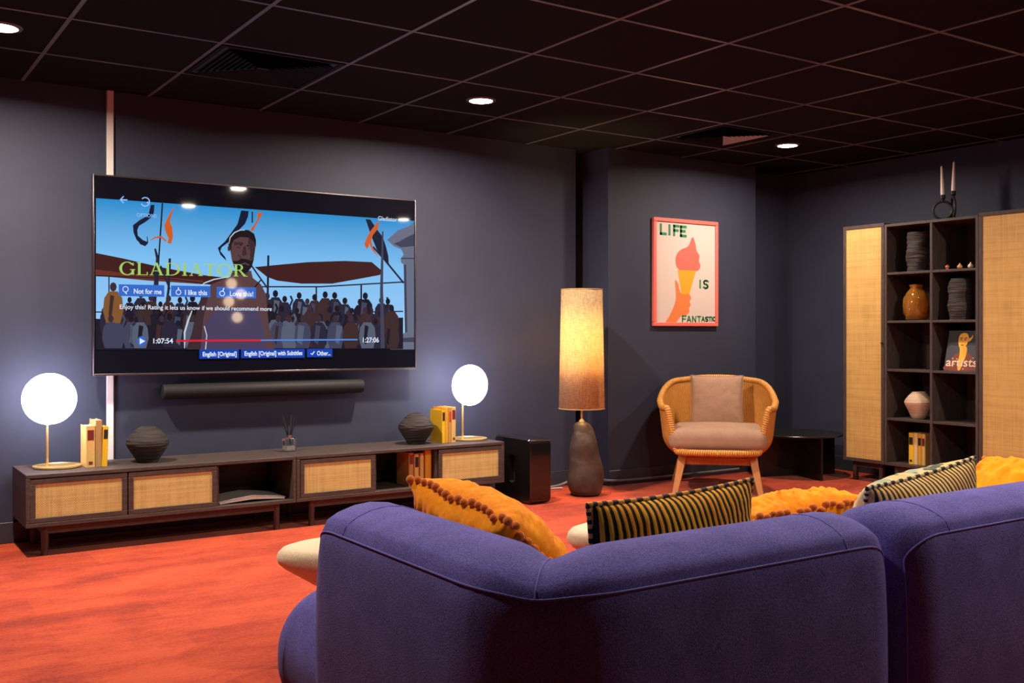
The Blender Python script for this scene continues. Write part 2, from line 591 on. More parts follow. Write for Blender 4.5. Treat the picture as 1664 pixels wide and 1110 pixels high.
mb = MB(); mb.box(XL - .2, XL, YB - .2, YW + .5, 0, CEIL)
struct('wall_left', mb, M['wall'])
mb = MB(); mb.box(XL, XR, YB - .2, YB, 0, CEIL)
struct('wall_front', mb, M['wall'])
mb = MB(); mb.box(XL, XG0, YW - .014, YW, 0, 0.102)
struct('baseboard_back', mb, M['base_paint'], bevel=.003)
mb = MB(); mb.box(XG1, 5.715, YP - .014, YP, 0, 0.102)
struct('baseboard_panel', mb, M['base_paint'], bevel=.003)
mb = MB(); mb.box(XR - .014, XR, YB, YW, 0, 0.102)
struct('baseboard_right', mb, M['base_paint'], bevel=.003)

# ceiling grid bars
GX0, GY0, GP = 1.984, 4.284, 0.598
mb = MB()
gx = [GX0 + GP * k for k in range(-8, 8)]
gy = [GY0 + GP * k for k in range(-12, 2)]
hb = 0.0085
for x in gx:
    if XL < x < XR - .02:
        mb.box(x - hb, x + hb, YB, YW, CEIL - 0.004, CEIL + 0.002)
for y in gy:
    if YB < y < YW - .02:
        mb.box(XL, XR, y - hb, y + hb, CEIL - 0.0035, CEIL + 0.002)
struct('trim_1', mb, M['tbar'])

# ------------------------------------------------------------------ downlights
DL_LABEL = [
    'round recessed downlight at the far left edge of the ceiling',
    'round recessed downlight glowing above the wall between television and floor lamp',
    'round recessed downlight glowing beside the square vent near the right corner',
    'round recessed downlight over the open carpet left of the sofa, above the frame',
    'round recessed downlight cut by the top edge over the sofa',
    'round recessed downlight over the sofa in front of the cane cabinets, above the frame',
    'round recessed downlight mirrored highest in the television left half, above the frame',
    'round recessed downlight mirrored at the television upper right corner, above the frame',
]
for i, (lx, ly, lw) in enumerate(DOWNLIGHTS):
    t = thing('downlight', DL_LABEL[i], 'ceiling light', (lx, ly, CEIL), group='recessed downlights')
    mb = MB(); n = 40
    prof = [(0.062, 0.0), (0.062, -0.009), (0.074, -0.009), (0.080, -0.004), (0.080, 0.0)]
    rings = [[(lx + r * cos(2 * pi * k / n), ly + r * sin(2 * pi * k / n), CEIL + z) for k in range(n)] for r, z in prof]
    mb.loft(rings, cap=False)
    mb.build('rim', M['dl_rim'], t)
    mb = MB(); mb.lathe([(0.062, 0.0), (0.062, -0.008), (0.030, -0.009)], (lx, ly, CEIL), n)
    mb.build('diffuser', M['dl_glow'], t)

# ------------------------------------------------------------------ ceiling vents
def vent(name, label, x0, x1, y0, y1, depth, pale='vent_blade'):
    cx, cy = (x0 + x1) / 2, (y0 + y1) / 2
    t = thing(name, label, 'ceiling vent', (cx, cy, CEIL), group='square ceiling vents')
    hw, hd = (x1 - x0) / 2, (y1 - y0) / 2
    mb = MB()
    for (a, b, c, d) in ((x0, x1, y0, y0 + .02), (x0, x1, y1 - .02, y1), (x0, x0 + .02, y0 + .02, y1 - .02), (x1 - .02, x1, y0 + .02, y1 - .02)):
        mb.box(a, b, c, d, CEIL - 0.008, CEIL - 0.001)
    mb.box(x0 + .02, x1 - .02, y0 + .02, y1 - .02, CEIL - .003, CEIL - .001, 1)
    mb.build('frame', [M['vent_blade'], M['vent']], t)
    # four triangular fields of sloping blades
    N = 9
    for q in range(4):
        mb = MB()
        R = Matrix.Rotation(q * pi / 2, 3, 'Z')
        for k in range(N):
            f0 = 0.10 + 0.84 * k / N
            f1 = f0 + 0.55 / N
            a, b = f0 * (hw - .02), f1 * (hw - .02)
            pts = [Vector((-a, -a, -0.004)), Vector((a, -a, -0.004)), Vector((b, -b, -depth)), Vector((-b, -b, -depth))]
            pts2 = [p + Vector((0, 0, 0.0025)) for p in pts]
            P = [R @ p + Vector((cx, cy, CEIL)) for p in pts + pts2]
            mb.add(P, [(0, 1, 2, 3), (7, 6, 5, 4), (0, 4, 5, 1), (1, 5, 6, 2), (2, 6, 7, 3), (3, 7, 4, 0)])
        mb.build('blade_field', M[pale] if q == 1 else M['vent_blade'], t, smooth=0)  # the +x field can take the blade colour painted as lit
vent('ceiling_vent', 'square black ceiling vent above the television', 1.40, 1.97, 4.30, 4.865, 0.016)
vent('ceiling_vent', 'square louvred ceiling vent beside the downlight above the poster', 4.39, 4.86, 4.30, 4.77, 0.018, 'vent_lit')

# ------------------------------------------------------------------ white conduit
mb = MB(); mb.box(1.176, 1.209, YW - .022, YW - .0005, 0.105, CEIL - .001)
tag(mb.build('cable_conduit', M['white_pipe'], bevel=.003), 'white cable conduit running up the wall behind the television', 'conduit')

# ------------------------------------------------------------------ television
YT = 5.36
TX0, TX1, TZ0, TZ1 = 1.092, 2.907, 0.804, 1.808
tv = thing('television', 'large flat television on the wall showing a film paused with on-screen buttons', 'television', ((TX0 + TX1) / 2, YT, TZ0))
mb = MB(); mb.box(TX0 + .006, TX1 - .006, YT + .004, YT + .04, TZ0 + .006, TZ1 - .006); mb.box(1.5, 2.5, YT + .04, YW - .001, .98, 1.55)
mb.build('back_housing', M['tv_body'], tv, bevel=.003)
mb = MB()
e = 0.007
mb.box(TX0, TX0 + e, YT - .006, YT + .035, TZ0, TZ1); mb.box(TX1 - e, TX1, YT - .006, YT + .035, TZ0, TZ1)
mb.box(TX0 + e, TX1 - e, YT - .006, YT + .035, TZ0, TZ0 + .010); mb.box(TX0 + e, TX1 - e, YT - .006, YT + .035, TZ1 - e, TZ1)
mb.build('bezel', M['tv_edge'], tv, bevel=.0015)
mb = MB(); mb.box(1.995, 2.045, YT - .008, YT - .006, TZ0 + .001, TZ0 + .009)
mb.build('badge', M['tv_edge'], tv, bevel=.001)

# the picture on the screen
def scr(name, c, k=1.0, rough=0.035):
    m = mat('screen_' + name, (0.004, 0.004, 0.006), rough, emit=c, estr=k, spec=0.5)
    return m
def sky_scr():
    m = scr('sky', (0.2, 0.5, 0.9, 1))
    t = NT(m)
    sep = t.n('ShaderNodeSeparateXYZ'); t.l(t.tc.outputs['Object'], sep.inputs[0])
    mr = t.n('ShaderNodeMapRange'); mr.inputs[1].default_value = 0.25; mr.inputs[2].default_value = 0.88
    t.l(sep.outputs['Z'], mr.inputs[0])
    c = t.ramp(mr.outputs[0], [(0.0, c255(150, 200, 245)), (0.55, c255(125, 190, 240)), (1.0, c255(40, 140, 205))])
    t.l(c, t.b.inputs['Emission Color'])
    return m
SCR = [scr('black', c255(4, 4, 14)), sky_scr(), scr('canopy', c255(62, 26, 22)), scr('navy', c255(18, 24, 48)), scr('orange', c255(205, 92, 30)),
       scr('mast', c255(34, 32, 50)), scr('skin', c255(88, 60, 62)), scr('skin_dark', c255(58, 40, 46)), scr('hair', c255(26, 18, 22)), scr('rim_light', c255(190, 205, 215)),
       scr('button', c255(52, 105, 200)), scr('button_low', c255(18, 66, 175)), scr('text', c255(225, 235, 250)), scr('title', c255(160, 205, 105)), scr('red', c255(215, 30, 45)),
       scr('bar_blue', c255(80, 130, 215)), scr('stone', c255(104, 108, 128)), scr('stone_dark', c255(62, 64, 84)),
       scr('crowd_a', c255(22, 20, 34)), scr('crowd_b', c255(36, 34, 52)), scr('crowd_c', c255(62, 64, 88)), scr('crowd_d', c255(58, 38, 36)), scr('crowd_e', c255(84, 92, 112)),
       scr('icon', c255(150, 190, 250)), scr('armour', c255(70, 62, 92)), scr('tan', c255(128, 84, 40)), scr('canopy_light', c255(106, 46, 28))]
SN = {m.name.replace('screen_', ''): i for i, m in enumerate(SCR)}
pic = MB()
lay = [0]
def sp(pts, c, k=None):
    """a shape on the screen, outline measured in photograph pixels"""
    if k is None:
        lay[0] += 1; k = lay[0]
    y = YT - 0.0004 - 0.00008 * k
    pic.poly([at_y(px, py, y) for px, py in pts], SN[c])
def disc(px, py, rx, ry, c, n=14, k=None):
    sp([(px + rx * cos(2 * pi * i / n), py + ry * sin(2 * pi * i / n)) for i in range(n)], c, k)
def line(pts, w_, c):
    """a stroke of width w_ pixels"""
    L_, R_ = [], []
    for i, (x, y) in enumerate(pts):
        a = pts[max(i - 1, 0)]; b = pts[min(i + 1, len(pts) - 1)]
        dx, dy = b[0] - a[0], b[1] - a[1]
        d = sqrt(dx * dx + dy * dy) or 1
        ww = w_[i] if isinstance(w_, (list, tuple)) else w_
        nx, ny = -dy / d * ww / 2, dx / d * ww / 2
        L_.append((x + nx, y + ny)); R_.append((x - nx, y - ny))
    sp(L_ + R_[::-1], c)
# black ground of the panel
yb = YT - 0.0004
pic.poly([(TX0 + .006, yb, TZ0 + .008), (TX1 - .006, yb, TZ0 + .008), (TX1 - .006, yb, TZ1 - .006), (TX0 + .006, yb, TZ1 - .006)], 0)
def ptop(px): return 322 + (px - 156) * 0.0715
def pbot(px): return 568.5 - (px - 156) * 0.0022
sp([(156, ptop(156)), (673, ptop(673)), (673, pbot(673)), (156, pbot(156))], 'sky')
# canopies
sp([(155, 411), (200, 420), (260, 434), (330, 447), (395, 455), (395, 462), (330, 462), (240, 456), (155, 448)], 'canopy')
sp([(155, 438), (240, 448), (330, 456), (330, 462), (240, 456), (155, 448)], 'canopy_light')
sp([(414, 434), (445, 431), (500, 426), (560, 424), (604, 426), (622, 441), (617, 447), (590, 452), (540, 461), (490, 461), (450, 456), (434, 450)], 'canopy')
line([(155, 448), (260, 452), (345, 462), (420, 466), (520, 466), (660, 458)], 2.2, 'mast')
# masts, ropes
line([(264, 330), (258, 420), (256, 470)], 2.6, 'mast')
line([(318 - 66, 404), (256, 420), (250, 500), (246, 566)], [3, 5, 7, 10], 'mast')
line([(276, 420), (274, 470), (270, 500)], 4, 'mast')
line([(261, 432), (270, 455), (276, 470)], 3, 'mast')
line([(177, 450), (177, 520)], 2, 'mast')
line([(436, 415), (435, 480), (434, 540)], 3.5, 'mast')
line([(404, 425), (425, 455), (436, 470)], 2.5, 'mast')
line([(514, 466), (514, 505)], 2.5, 'mast')
line([(587, 463), (587, 500)], 2.8, 'mast')
line([(606, 401), (624, 421), (656, 460)], 3, 'mast')
line([(430, 505), (500, 505), (600, 507), (655, 506)], 2, 'mast')
line([(156, 507), (250, 508), (330, 510)], 2, 'mast')
# banners
sp([(245, 333), (251, 333), (250, 346), (245, 354), (236, 361), (226, 367), (223, 374), (224, 383), (232, 390), (239, 393), (240, 397), (231, 398), (222, 390), (217, 378), (216, 366), (228, 357), (241, 350)], 'navy')
line([(222, 386), (229, 396), (236, 399), (240, 394), (239, 384)], [2, 3, 2.5, 2, 1], 'navy')
sp([(284, 334), (277, 345), (271, 357), (267, 366), (269, 376), (274, 388), (272, 395), (278, 396), (281, 385), (280, 370), (276, 360), (280, 346)], 'orange')
line([(244, 391), (252, 386), (262, 385), (270, 392)], [1, 2.5, 3, 2.5], 'orange')
sp([(392, 342), (404, 343), (403, 352), (398, 364), (390, 372), (380, 384), (372, 393), (360, 402), (358, 408), (366, 418), (368, 424), (358, 414), (354, 403), (366, 392), (376, 378), (386, 364)], 'navy')
line([(410, 344), (410, 362)], 2.2, 'mast')
sp([(418, 345), (427, 346), (424, 352), (418, 362), (411, 376), (406, 374), (414, 364), (419, 354)], 'orange')
sp([(594, 356), (602, 357), (612, 372), (622, 385), (627, 400), (631, 416), (632, 432), (622, 418), (612, 405), (604, 385)], 'navy')
sp([(616, 358), (611, 364), (603, 374), (596, 386), (592, 397), (596, 405), (599, 401), (600, 395), (604, 405), (616, 420), (606, 402), (603, 392), (606, 382), (614, 372)], 'orange')
# stone column at the right
sp([(673, 361), (664, 368), (647, 374), (629, 390), (640, 400), (652, 405), (656, 414), (651, 420), (652, 427), (656, 430), (658, 540), (645, 552), (634, 556), (634, 568), (673, 568)], 'stone')
sp([(673, 380), (660, 386), (650, 392), (640, 396), (652, 402), (673, 400)], 'stone_dark')
sp([(656, 430), (660, 430), (662, 540), (658, 540)], 'stone_dark')
line([(652, 420), (673, 420)], 2, 'stone_dark')
sp([(634, 556), (645, 550), (673, 548), (673, 556)], 'stone_dark')
# spectators: two tiers of small figures
rnd = random.Random(3)
def figure(px, py, h, c, hc):
    k = lay[0]
    w_ = h * 0.22
    pts = [(px - w_ * .5, py - h * .78), (px - w_, py - h * .62), (px - w_ * 1.15, py - h * .3), (px - w_ * .8, py), (px + w_ * .8, py), (px + w_ * 1.15, py - h * .3), (px + w_, py - h * .62), (px + w_ * .5, py - h * .78)]
    lay[0] = k + 1
    sp(pts, c, k + 1)
    disc(px, py - h * .89, h * .085, h * .115, hc, 9, k + 1)
    q = rnd.random()
    if q < .45:
        lay[0] = k + 2
        a = rnd.uniform(-.8, .2) * w_; b_ = a + rnd.uniform(.4, .9) * w_
        sp([(px + a, py - h * .70), (px + b_, py - h * .66), (px + b_ * .8 - w_ * .3, py - h * .1), (px + a - w_ * .2, py - h * .2)], rnd.choice(['crowd_c', 'crowd_a', 'crowd_e', 'crowd_d', 'stone_dark']), k + 2)
    if q > .78:
        line([(px + w_ * .7, py - h * .6), (px + w_ * 1.2, py - h * .85), (px + w_ * .9, py - h * 1.0)], h * .07, c)
        lay[0] = k + 2
cc = ['crowd_a', 'crowd_a', 'crowd_b', 'crowd_d', 'crowd_b']
sp([(156, 518), (250, 522), (330, 524), (440, 522), (560, 520), (655, 516), (655, pbot(655)), (156, pbot(156))], 'crowd_a')
lay[0] += 1
L0 = lay[0]
for tier, (y0, h, n) in enumerate(((528, 48, 30), (544, 46, 34), (566, 52, 30))):
    for i in range(n):
        px = 158 + (650 - 158) * (i + rnd.uniform(-.35, .35)) / (n - 1)
        if px < 162 or px > 646: continue
        lay[0] = L0 + tier * 3 + (i % 3)
        c = rnd.choice(cc if tier < 2 else ['crowd_b', 'crowd_c', 'crowd_a', 'crowd_d', 'crowd_b', 'crowd_e'])
        figure(px, min(y0 + rnd.uniform(-5, 5), 566), h * rnd.uniform(.85, 1.1), c, rnd.choice(['hair', 'skin_dark', 'crowd_a']))
lay[0] = L0 + 12
figure(184, 525, 66, 'tan', 'skin_dark')
for px, c in ((452, 'crowd_c'), (470, 'crowd_e'), (492, 'crowd_c'), (518, 'crowd_b'), (545, 'crowd_c'), (570, 'crowd_d'), (597, 'crowd_e'), (180, 'crowd_c'), (228, 'crowd_e')):
    figure(px, 566, 54, c, 'skin_dark')
line([(622, 376), (620, 470), (622, 566)], [2.5, 5, 7], 'stone_dark')
# man in the foreground, bare shoulders
sp([(303, 568), (312, 540), (318, 512), (322, 495), (332, 474), (344, 462), (360, 455), (374, 450), (378, 440), (408, 440), (411, 452), (424, 462), (432, 478), (434, 500), (437, 530), (446, 568)], 'skin')
sp([(303, 568), (312, 540), (318, 512), (322, 495), (332, 474), (344, 462), (336, 490), (330, 520), (326, 568)], 'skin_dark')
sp([(326, 568), (332, 530), (345, 508), (370, 502), (400, 500), (420, 506), (428, 530), (432, 568)], 'armour')
line([(334, 568), (336, 545), (332, 530)], 1.6, 'rim_light')
line([(300, 566), (300, 540), (306, 520), (312, 505)], [1.5, 3, 3, 1.5], 'rim_light')
line([(322, 470), (332, 460), (348, 454), (372, 450)], [1, 2, 2, 1], 'rim_light')
line([(424, 455), (418, 462), (412, 470)], 2.2, 'hair')
# head
sp([(374, 406), (372, 396), (372, 388), (376, 381), (386, 376), (398, 375), (409, 379), (415, 388), (415, 402), (413, 418), (408, 432), (400, 443), (390, 445), (382, 438), (377, 424)], 'skin')
sp([(372, 404), (371, 394), (373, 384), (380, 377), (392, 373), (404, 374), (413, 380), (416, 390), (416, 402), (412, 392), (404, 386), (390, 385), (380, 390), (376, 398), (376, 408)], 'hair')
sp([(379, 424), (386, 424), (392, 420), (400, 421), (408, 424), (413, 420), (409, 434), (401, 444), (390, 446), (382, 438)], 'hair')
line([(391, 430), (398, 428), (405, 431)], 2.4, 'skin')
line([(383, 398), (388, 396), (393, 399)], 2.4, 'hair'); line([(401, 400), (406, 398), (411, 401)], 2.4, 'hair')
line([(384, 402), (391, 402)], 1.6, 'skin_dark'); line([(402, 404), (409, 404)], 1.6, 'skin_dark')
sp([(396, 400), (399, 400), (401, 414), (397, 416), (393, 414)], 'skin_dark')
disc(372, 404, 2.2, 4.5, 'skin_dark', 9)
sp([(404, 386), (412, 392), (415, 402), (412, 420), (406, 424), (407, 408), (403, 396)], 'skin_dark')
sp([(380, 393), (395, 394), (395, 397), (381, 399)], 'skin_dark')
line([(386, 414), (392, 419)], 1.4, 'skin_dark')
line([(372, 396), (374, 386), (381, 378), (390, 374), (398, 374)], [1, 1.6, 1.8, 1.6, 1], 'rim_light')
# on-screen controls
def quad(x0, y0, x1, y1, dy, c):
    """a button whose right side is dy pixels lower than its left"""
    sp([(x0, y0), (x1, y0 + dy), (x1, y1 + dy), (x0, y1)], c)
quad(193, 462, 267, 481, 1.5, 'button'); quad(278, 464, 342, 482, 1.2, 'button'); quad(352, 466, 416, 484, 1.0, 'button')
quad(324, 568, 388, 583, -0.5, 'button_low'); quad(392, 568, 495, 582, -0.8, 'button_low'); quad(499, 567, 540, 580.5, -0.3, 'button_low')
lay[0] += 1
def label(txt, px, py, px2, hpx, c, bold=0.0):
    y = YT - 0.0004 - 0.00008 * (lay[0] + 2)
    a = at_y(px, py, y); b = at_y(px2, py, y)
    hgt = (at_y(px, py - hpx, y) - a).z
    text_mesh(pic, txt, a.x, a.z, y, hgt / 0.70, SN[c], width=b.x - a.x, bold=bold)
label('Not for me', 217, 477, 262, 8, 'text', .0007)
label('I like this', 300, 479, 336, 8, 'text', .0007)
label('Love this!', 373, 481, 411, 8, 'text', .0007)
label('English [Original]', 329, 579, 384, 7, 'text', .0009)
label('English [Original] with Subtitles', 397, 578, 491, 7, 'text', .0009)
label('Other...', 515, 577.5, 537, 7, 'text', .0009)
label('1:07:54', 247, 558, 279, 8, 'text', .0006)
label('1:27:06', 588, 556.5, 614, 8, 'text', .0006)
label('Enjoy this? Rating it lets us know if we should recommend more', 194, 502, 441, 7, 'text', .0003)
label('OPTIONS', 222, 352, 254, 6, 'icon')
label('Gladiator', 614, 358, 645, 7, 'text')
# icons
line([(207, 325), (196, 324.5)], 2, 'icon'); line([(201, 319), (195.5, 324.5), (201, 330)], 2, 'icon')
line([(236 + 7 * cos(a / 10), 328 + 7 * sin(a / 10)) for a in range(-24, 30, 3)], 1.8, 'icon'); disc(240, 329, 1.6, 1.6, 'icon', 8)
line([(204 + 4.5 * cos(a), 470 + 4.5 * sin(a)) for a in [2 * pi * i / 12 for i in range(13)]], 1.2, 'text'); line([(203, 474), (206, 478)], 1.6, 'text')
line([(290 + 4 * cos(a), 475 + 4 * sin(a)) for a in [2 * pi * i / 12 for i in range(13)]], 1.2, 'text'); line([(290, 471), (290, 467)], 1.6, 'text')
line([(361 + 4 * cos(a), 477 + 4 * sin(a)) for a in [2 * pi * i / 12 for i in range(13)]], 1.2, 'text'); line([(362, 473), (364, 468)], 1.6, 'text')
line([(505, 574), (507, 576.5), (511, 571)], 1.6, 'text')
disc(230, 554.5, 7, 8, 'button', 16); sp([(227, 549.5), (236, 554.5), (227, 559.5)], 'text')
line([(286, 554), (424, 553)], 3.2, 'red'); line([(424, 553), (581, 552)], 2.6, 'bar_blue')
# the film title in capitals with serifs
def serif(txt, px0, px1, pyb, hpx, dyb, c):
    lay[0] += 1
    y = YT - 0.0004 - 0.00008 * lay[0]
    TH, TN, SF = 0.15, 0.065, 0.05
    adv = {'G': .98, 'L': .74, 'A': .92, 'D': .98, 'I': .46, 'T': .80, 'O': 1.02, 'R': .88}
    tot = sum(adv[ch] for ch in txt)
    a0 = at_y(px0, pyb, y); a1 = at_y(px1, pyb + dyb, y)
    H = (at_y(px0, pyb - hpx, y) - a0).z
    kx = (a1.x - a0.x) / tot
    kz = H
    def P(x, z): return (a0.x + kx * x, y, a0.z + (a1.z - a0.z) * x / tot + kz * z)
    def q(pts): pic.poly([P(*p) for p in pts], SN[c])
    def stem(x, x2=None, w_=TH, z0=0, z1=1):
        x2 = x if x2 is None else x2
        q([(x - w_ / 2, z0), (x + w_ / 2, z0), (x2 + w_ / 2, z1), (x2 - w_ / 2, z1)])
    def bar(x0, x1, z0, z1): q([(x0, z0), (x1, z0), (x1, z1), (x0, z1)])
    def arc(cx, cz, rx, rz, a_0, a_1, tx, tz, n=20):
        o = [(cx + rx * cos(a_0 + (a_1 - a_0) * i / n), cz + rz * sin(a_0 + (a_1 - a_0) * i / n)) for i in range(n + 1)]
        i_ = [(cx + (rx - tx) * cos(a_0 + (a_1 - a_0) * i / n), cz + (rz - tz) * sin(a_0 + (a_1 - a_0) * i / n)) for i in range(n + 1)]
        for i in range(n):
            q([o[i], o[i + 1], i_[i + 1], i_[i]])
    x = 0
    for ch in txt:
        w_ = adv[ch] - 0.10
        if ch == 'I': stem(x + w_ / 2); bar(x + w_ / 2 - .15, x + w_ / 2 + .15, 0, SF); bar(x + w_ / 2 - .15, x + w_ / 2 + .15, 1 - SF, 1)
        if ch == 'L': stem(x + .15); bar(x, x + w_, 0, SF); bar(x, x + .3, 1 - SF, 1); bar(x + w_ - .06, x + w_, 0, .25)
        if ch == 'T': stem(x + w_ / 2); bar(x, x + w_, 1 - SF * 1.2, 1); bar(x + w_ / 2 - .15, x + w_ / 2 + .15, 0, SF); bar(x, x + .05, .8, 1); bar(x + w_ - .05, x + w_, .8, 1)
        if ch == 'A': stem(x + .1, x + w_ * .47, TN); stem(x + w_ - .12, x + w_ * .47, TH); bar(x + .2, x + w_ - .2, .32, .32 + SF); bar(x, x + .22, 0, SF); bar(x + w_ - .28, x + w_, 0, SF)
        if ch == 'O': arc(x + w_ / 2, .5, w_ / 2, .53, 0, 2 * pi, TH, TN, 28)
        if ch == 'G': arc(x + w_ / 2, .5, w_ / 2, .53, .65, 2 * pi - .65, TH, TN, 24); stem(x + w_ - .12, z0=.02, z1=.42); bar(x + w_ - .28, x + w_ + .02, .40, .40 + SF); stem(x + w_ - .1, w_=.06, z0=.72, z1=.95)
        if ch == 'D': stem(x + .15); bar(x, x + .4, 0, SF); bar(x, x + .4, 1 - SF, 1); arc(x + .35, .5, w_ - .35, .5, -pi / 2, pi / 2, TH, TN, 18)
        if ch == 'R': stem(x + .15); bar(x, x + .3, 0, SF); bar(x, x + .4, 1 - SF, 1); arc(x + .33, .74, .27, .26, -pi / 2, pi / 2, TH * .9, TN, 14); bar(x + .2, x + .35, .48, .48 + TN); q([(x + .33, .48), (x + .48, .48), (x + w_ + .06, 0), (x + w_ - .14, 0)]); bar(x + w_ - .14, x + w_ + .12, 0, SF)
        x += adv[ch]
serif('GLADIATOR', 194, 402, 446.5, 21, 3, 'title')
pic.build('screen', SCR, tv, smooth=0)

# ------------------------------------------------------------------ soundbar
sb = thing('soundbar', 'long black soundbar mounted on the wall under the television', 'soundbar', (2.0, 5.40, 0.675))
mb = MB()
n = 24
def sbring(x, k):
    pts = []
    for i in range(n):
        a = 2 * pi * i / n
        py = 5.40 + 0.05 * k * cos(a); pz = 0.713 + 0.042 * k * sin(a)
        py = min(py, 5.449)
        pts.append((x, py, pz))
    return pts
mb.loft([sbring(1.437, .85), sbring(1.440, .97), sbring(1.446, 1), sbring(2.564, 1), sbring(2.570, .97), sbring(2.573, .85)])
mb.build('body', M['black_cloth'], sb, smooth=50)
mb = MB(); mb.box(1.7, 2.3, 5.435, YW - .001, .69, .73)
mb.build('wall_bracket', M['matt_black'], sb)

# ------------------------------------------------------------------ media consoles
def door_xz(parent, x0, x1, z0, z1, y, fr=.023, cane='cane_xz', wood_='wood_x'):
    mb = MB()
    mb.box(x0, x1, y, y + .018, z0, z0 + fr); mb.box(x0, x1, y, y + .018, z1 - fr, z1)
    mb.box(x0, x0 + fr, y, y + .018, z0 + fr, z1 - fr); mb.box(x1 - fr, x1, y, y + .018, z0 + fr, z1 - fr)
    d = mb.build('door', M[wood_], parent, bevel=.002)
    mb = MB(); mb.box(x0 + fr, x1 - fr, y + .005, y + .013, z0 + fr, z1 - fr)
    mb.build('cane_panel', M[cane], d)
    return d
def console(label, x0, x1, dividers, doors, legs):
    yf, yb_ = 5.022, 5.42
    t = thing('media_console', label, 'tv console', ((x0 + x1) / 2, (yf + yb_) / 2, 0), group='low consoles under the television')
    z0, z1 = 0.137, 0.377
    mb = MB(); th = .018
    mb.box(x0, x1, yf, yb_, z0, z0 + th)
    mb.box(x0, x0 + th, yf, yb_, z0 + th, z1 - th); mb.box(x1 - th, x1, yf, yb_, z0 + th, z1 - th)
    for d in dividers:
        mb.box(d - .009, d + .009, yf + .022, yb_ - .012, z0 + th, z1 - th)
    mb.build('carcass', M['wood_x'], t, bevel=.0015)
    mb = MB(); mb.box(x0, x1, yf, yb_, z1 - th + .0005, z1)
    mb.build('top', M['wood_x'], t, bevel=.002)
    mb = MB(); mb.box(x0 + th, x1 - th, yb_ - .01, yb_ - .002, z0 + th, z1 - th)
    bp = mb.build('back_panel', M['wood_x'], t)
    for hx in [(a + b) / 2 for a, b in zip([x0] + dividers, dividers + [x1]) if not any(dx0 < (a + b) / 2 < dx1 for dx0, dx1 in doors)]:
        mb = MB(); mb.cyl((hx - .06, yb_ - .0125, .30), (hx - .06, yb_ - .0101, .30), .032, n=28)
        mb.build('cable_hole', M['matt_black'], bp)
    for dx0, dx1 in doors:
        door_xz(t, dx0, dx1, .156, .356, yf + .002)
    mb = MB()
    a, b = min(legs), max(legs)
    mb.box(a, b, yf + .035, yf + .055, .098, z0 - .0005); mb.box(a, b, yb_ - .055, yb_ - .035, .098, z0 - .0005)
    mb.box(a - .01, a + .01, yf + .05, yb_ - .05, .098, z0 - .0005); mb.box(b - .01, b + .01, yf + .05, yb_ - .05, .098, z0 - .0005)
    mb.build('base_rail', M['wood_x'], t, bevel=.002)
    for lx in legs:
        for ly in (yf + .045, yb_ - .045):
            mb = MB(); mb.cyl((lx, ly, 0.0), (lx, ly, z0), .015, .018, 18)
            mb.build('leg', M['wood_z'], t)
    return t
console('left dark wood console with two cane doors and an open bay at its right end', 0.739, 2.021, [1.18, 1.613], [(0.757, 1.178), (1.184, 1.607)], [0.825, 1.93])
console('right dark wood console with cane doors at both ends and books between', 2.024, 3.316, [2.482, 2.868], [(2.045, 2.476), (2.874, 3.300)], [2.123, 3.21])

# ------------------------------------------------------------------ table lamps
def globe_lamp(label, sx, sy, bx, by, gx_, gy_):
    z = 0.377
    t = thing('table_lamp', label, 'table lamp', (sx, sy, z), group='globe table lamps on the consoles')
    mb = MB()
    mb.lathe([(0.0005, .001), (.104, .001), (.108, .004), (.108, .011), (.105, .012), (.102, .008), (.08, .006), (.03, .006), (.0005, .006)], (bx, by, z), 56)
    mb.build('base', M['brass'], t)
    mb = MB(); mb.cyl((sx, sy, z + .006), (sx, sy, .70), .0058, n=14)
    mb.cyl((sx, sy, .70), (gx_, gy_ + .045, .705), .012, n=14)
    mb.build('stem', M['brass'], t)
    mb = MB(); mb.ball((gx_, gy_, .707), (.121, .052, .121), 48, 28)
    mb.build('lit_disc', M['globe'], t)
globe_lamp('glowing round table lamp on brass stem at the left end of the consoles', .868, 5.265, .908, 5.245, .868, 5.205)
globe_lamp('glowing round table lamp on brass stem at the right end of the consoles', 3.163, 5.245, 3.203, 5.235, 3.178, 5.185)

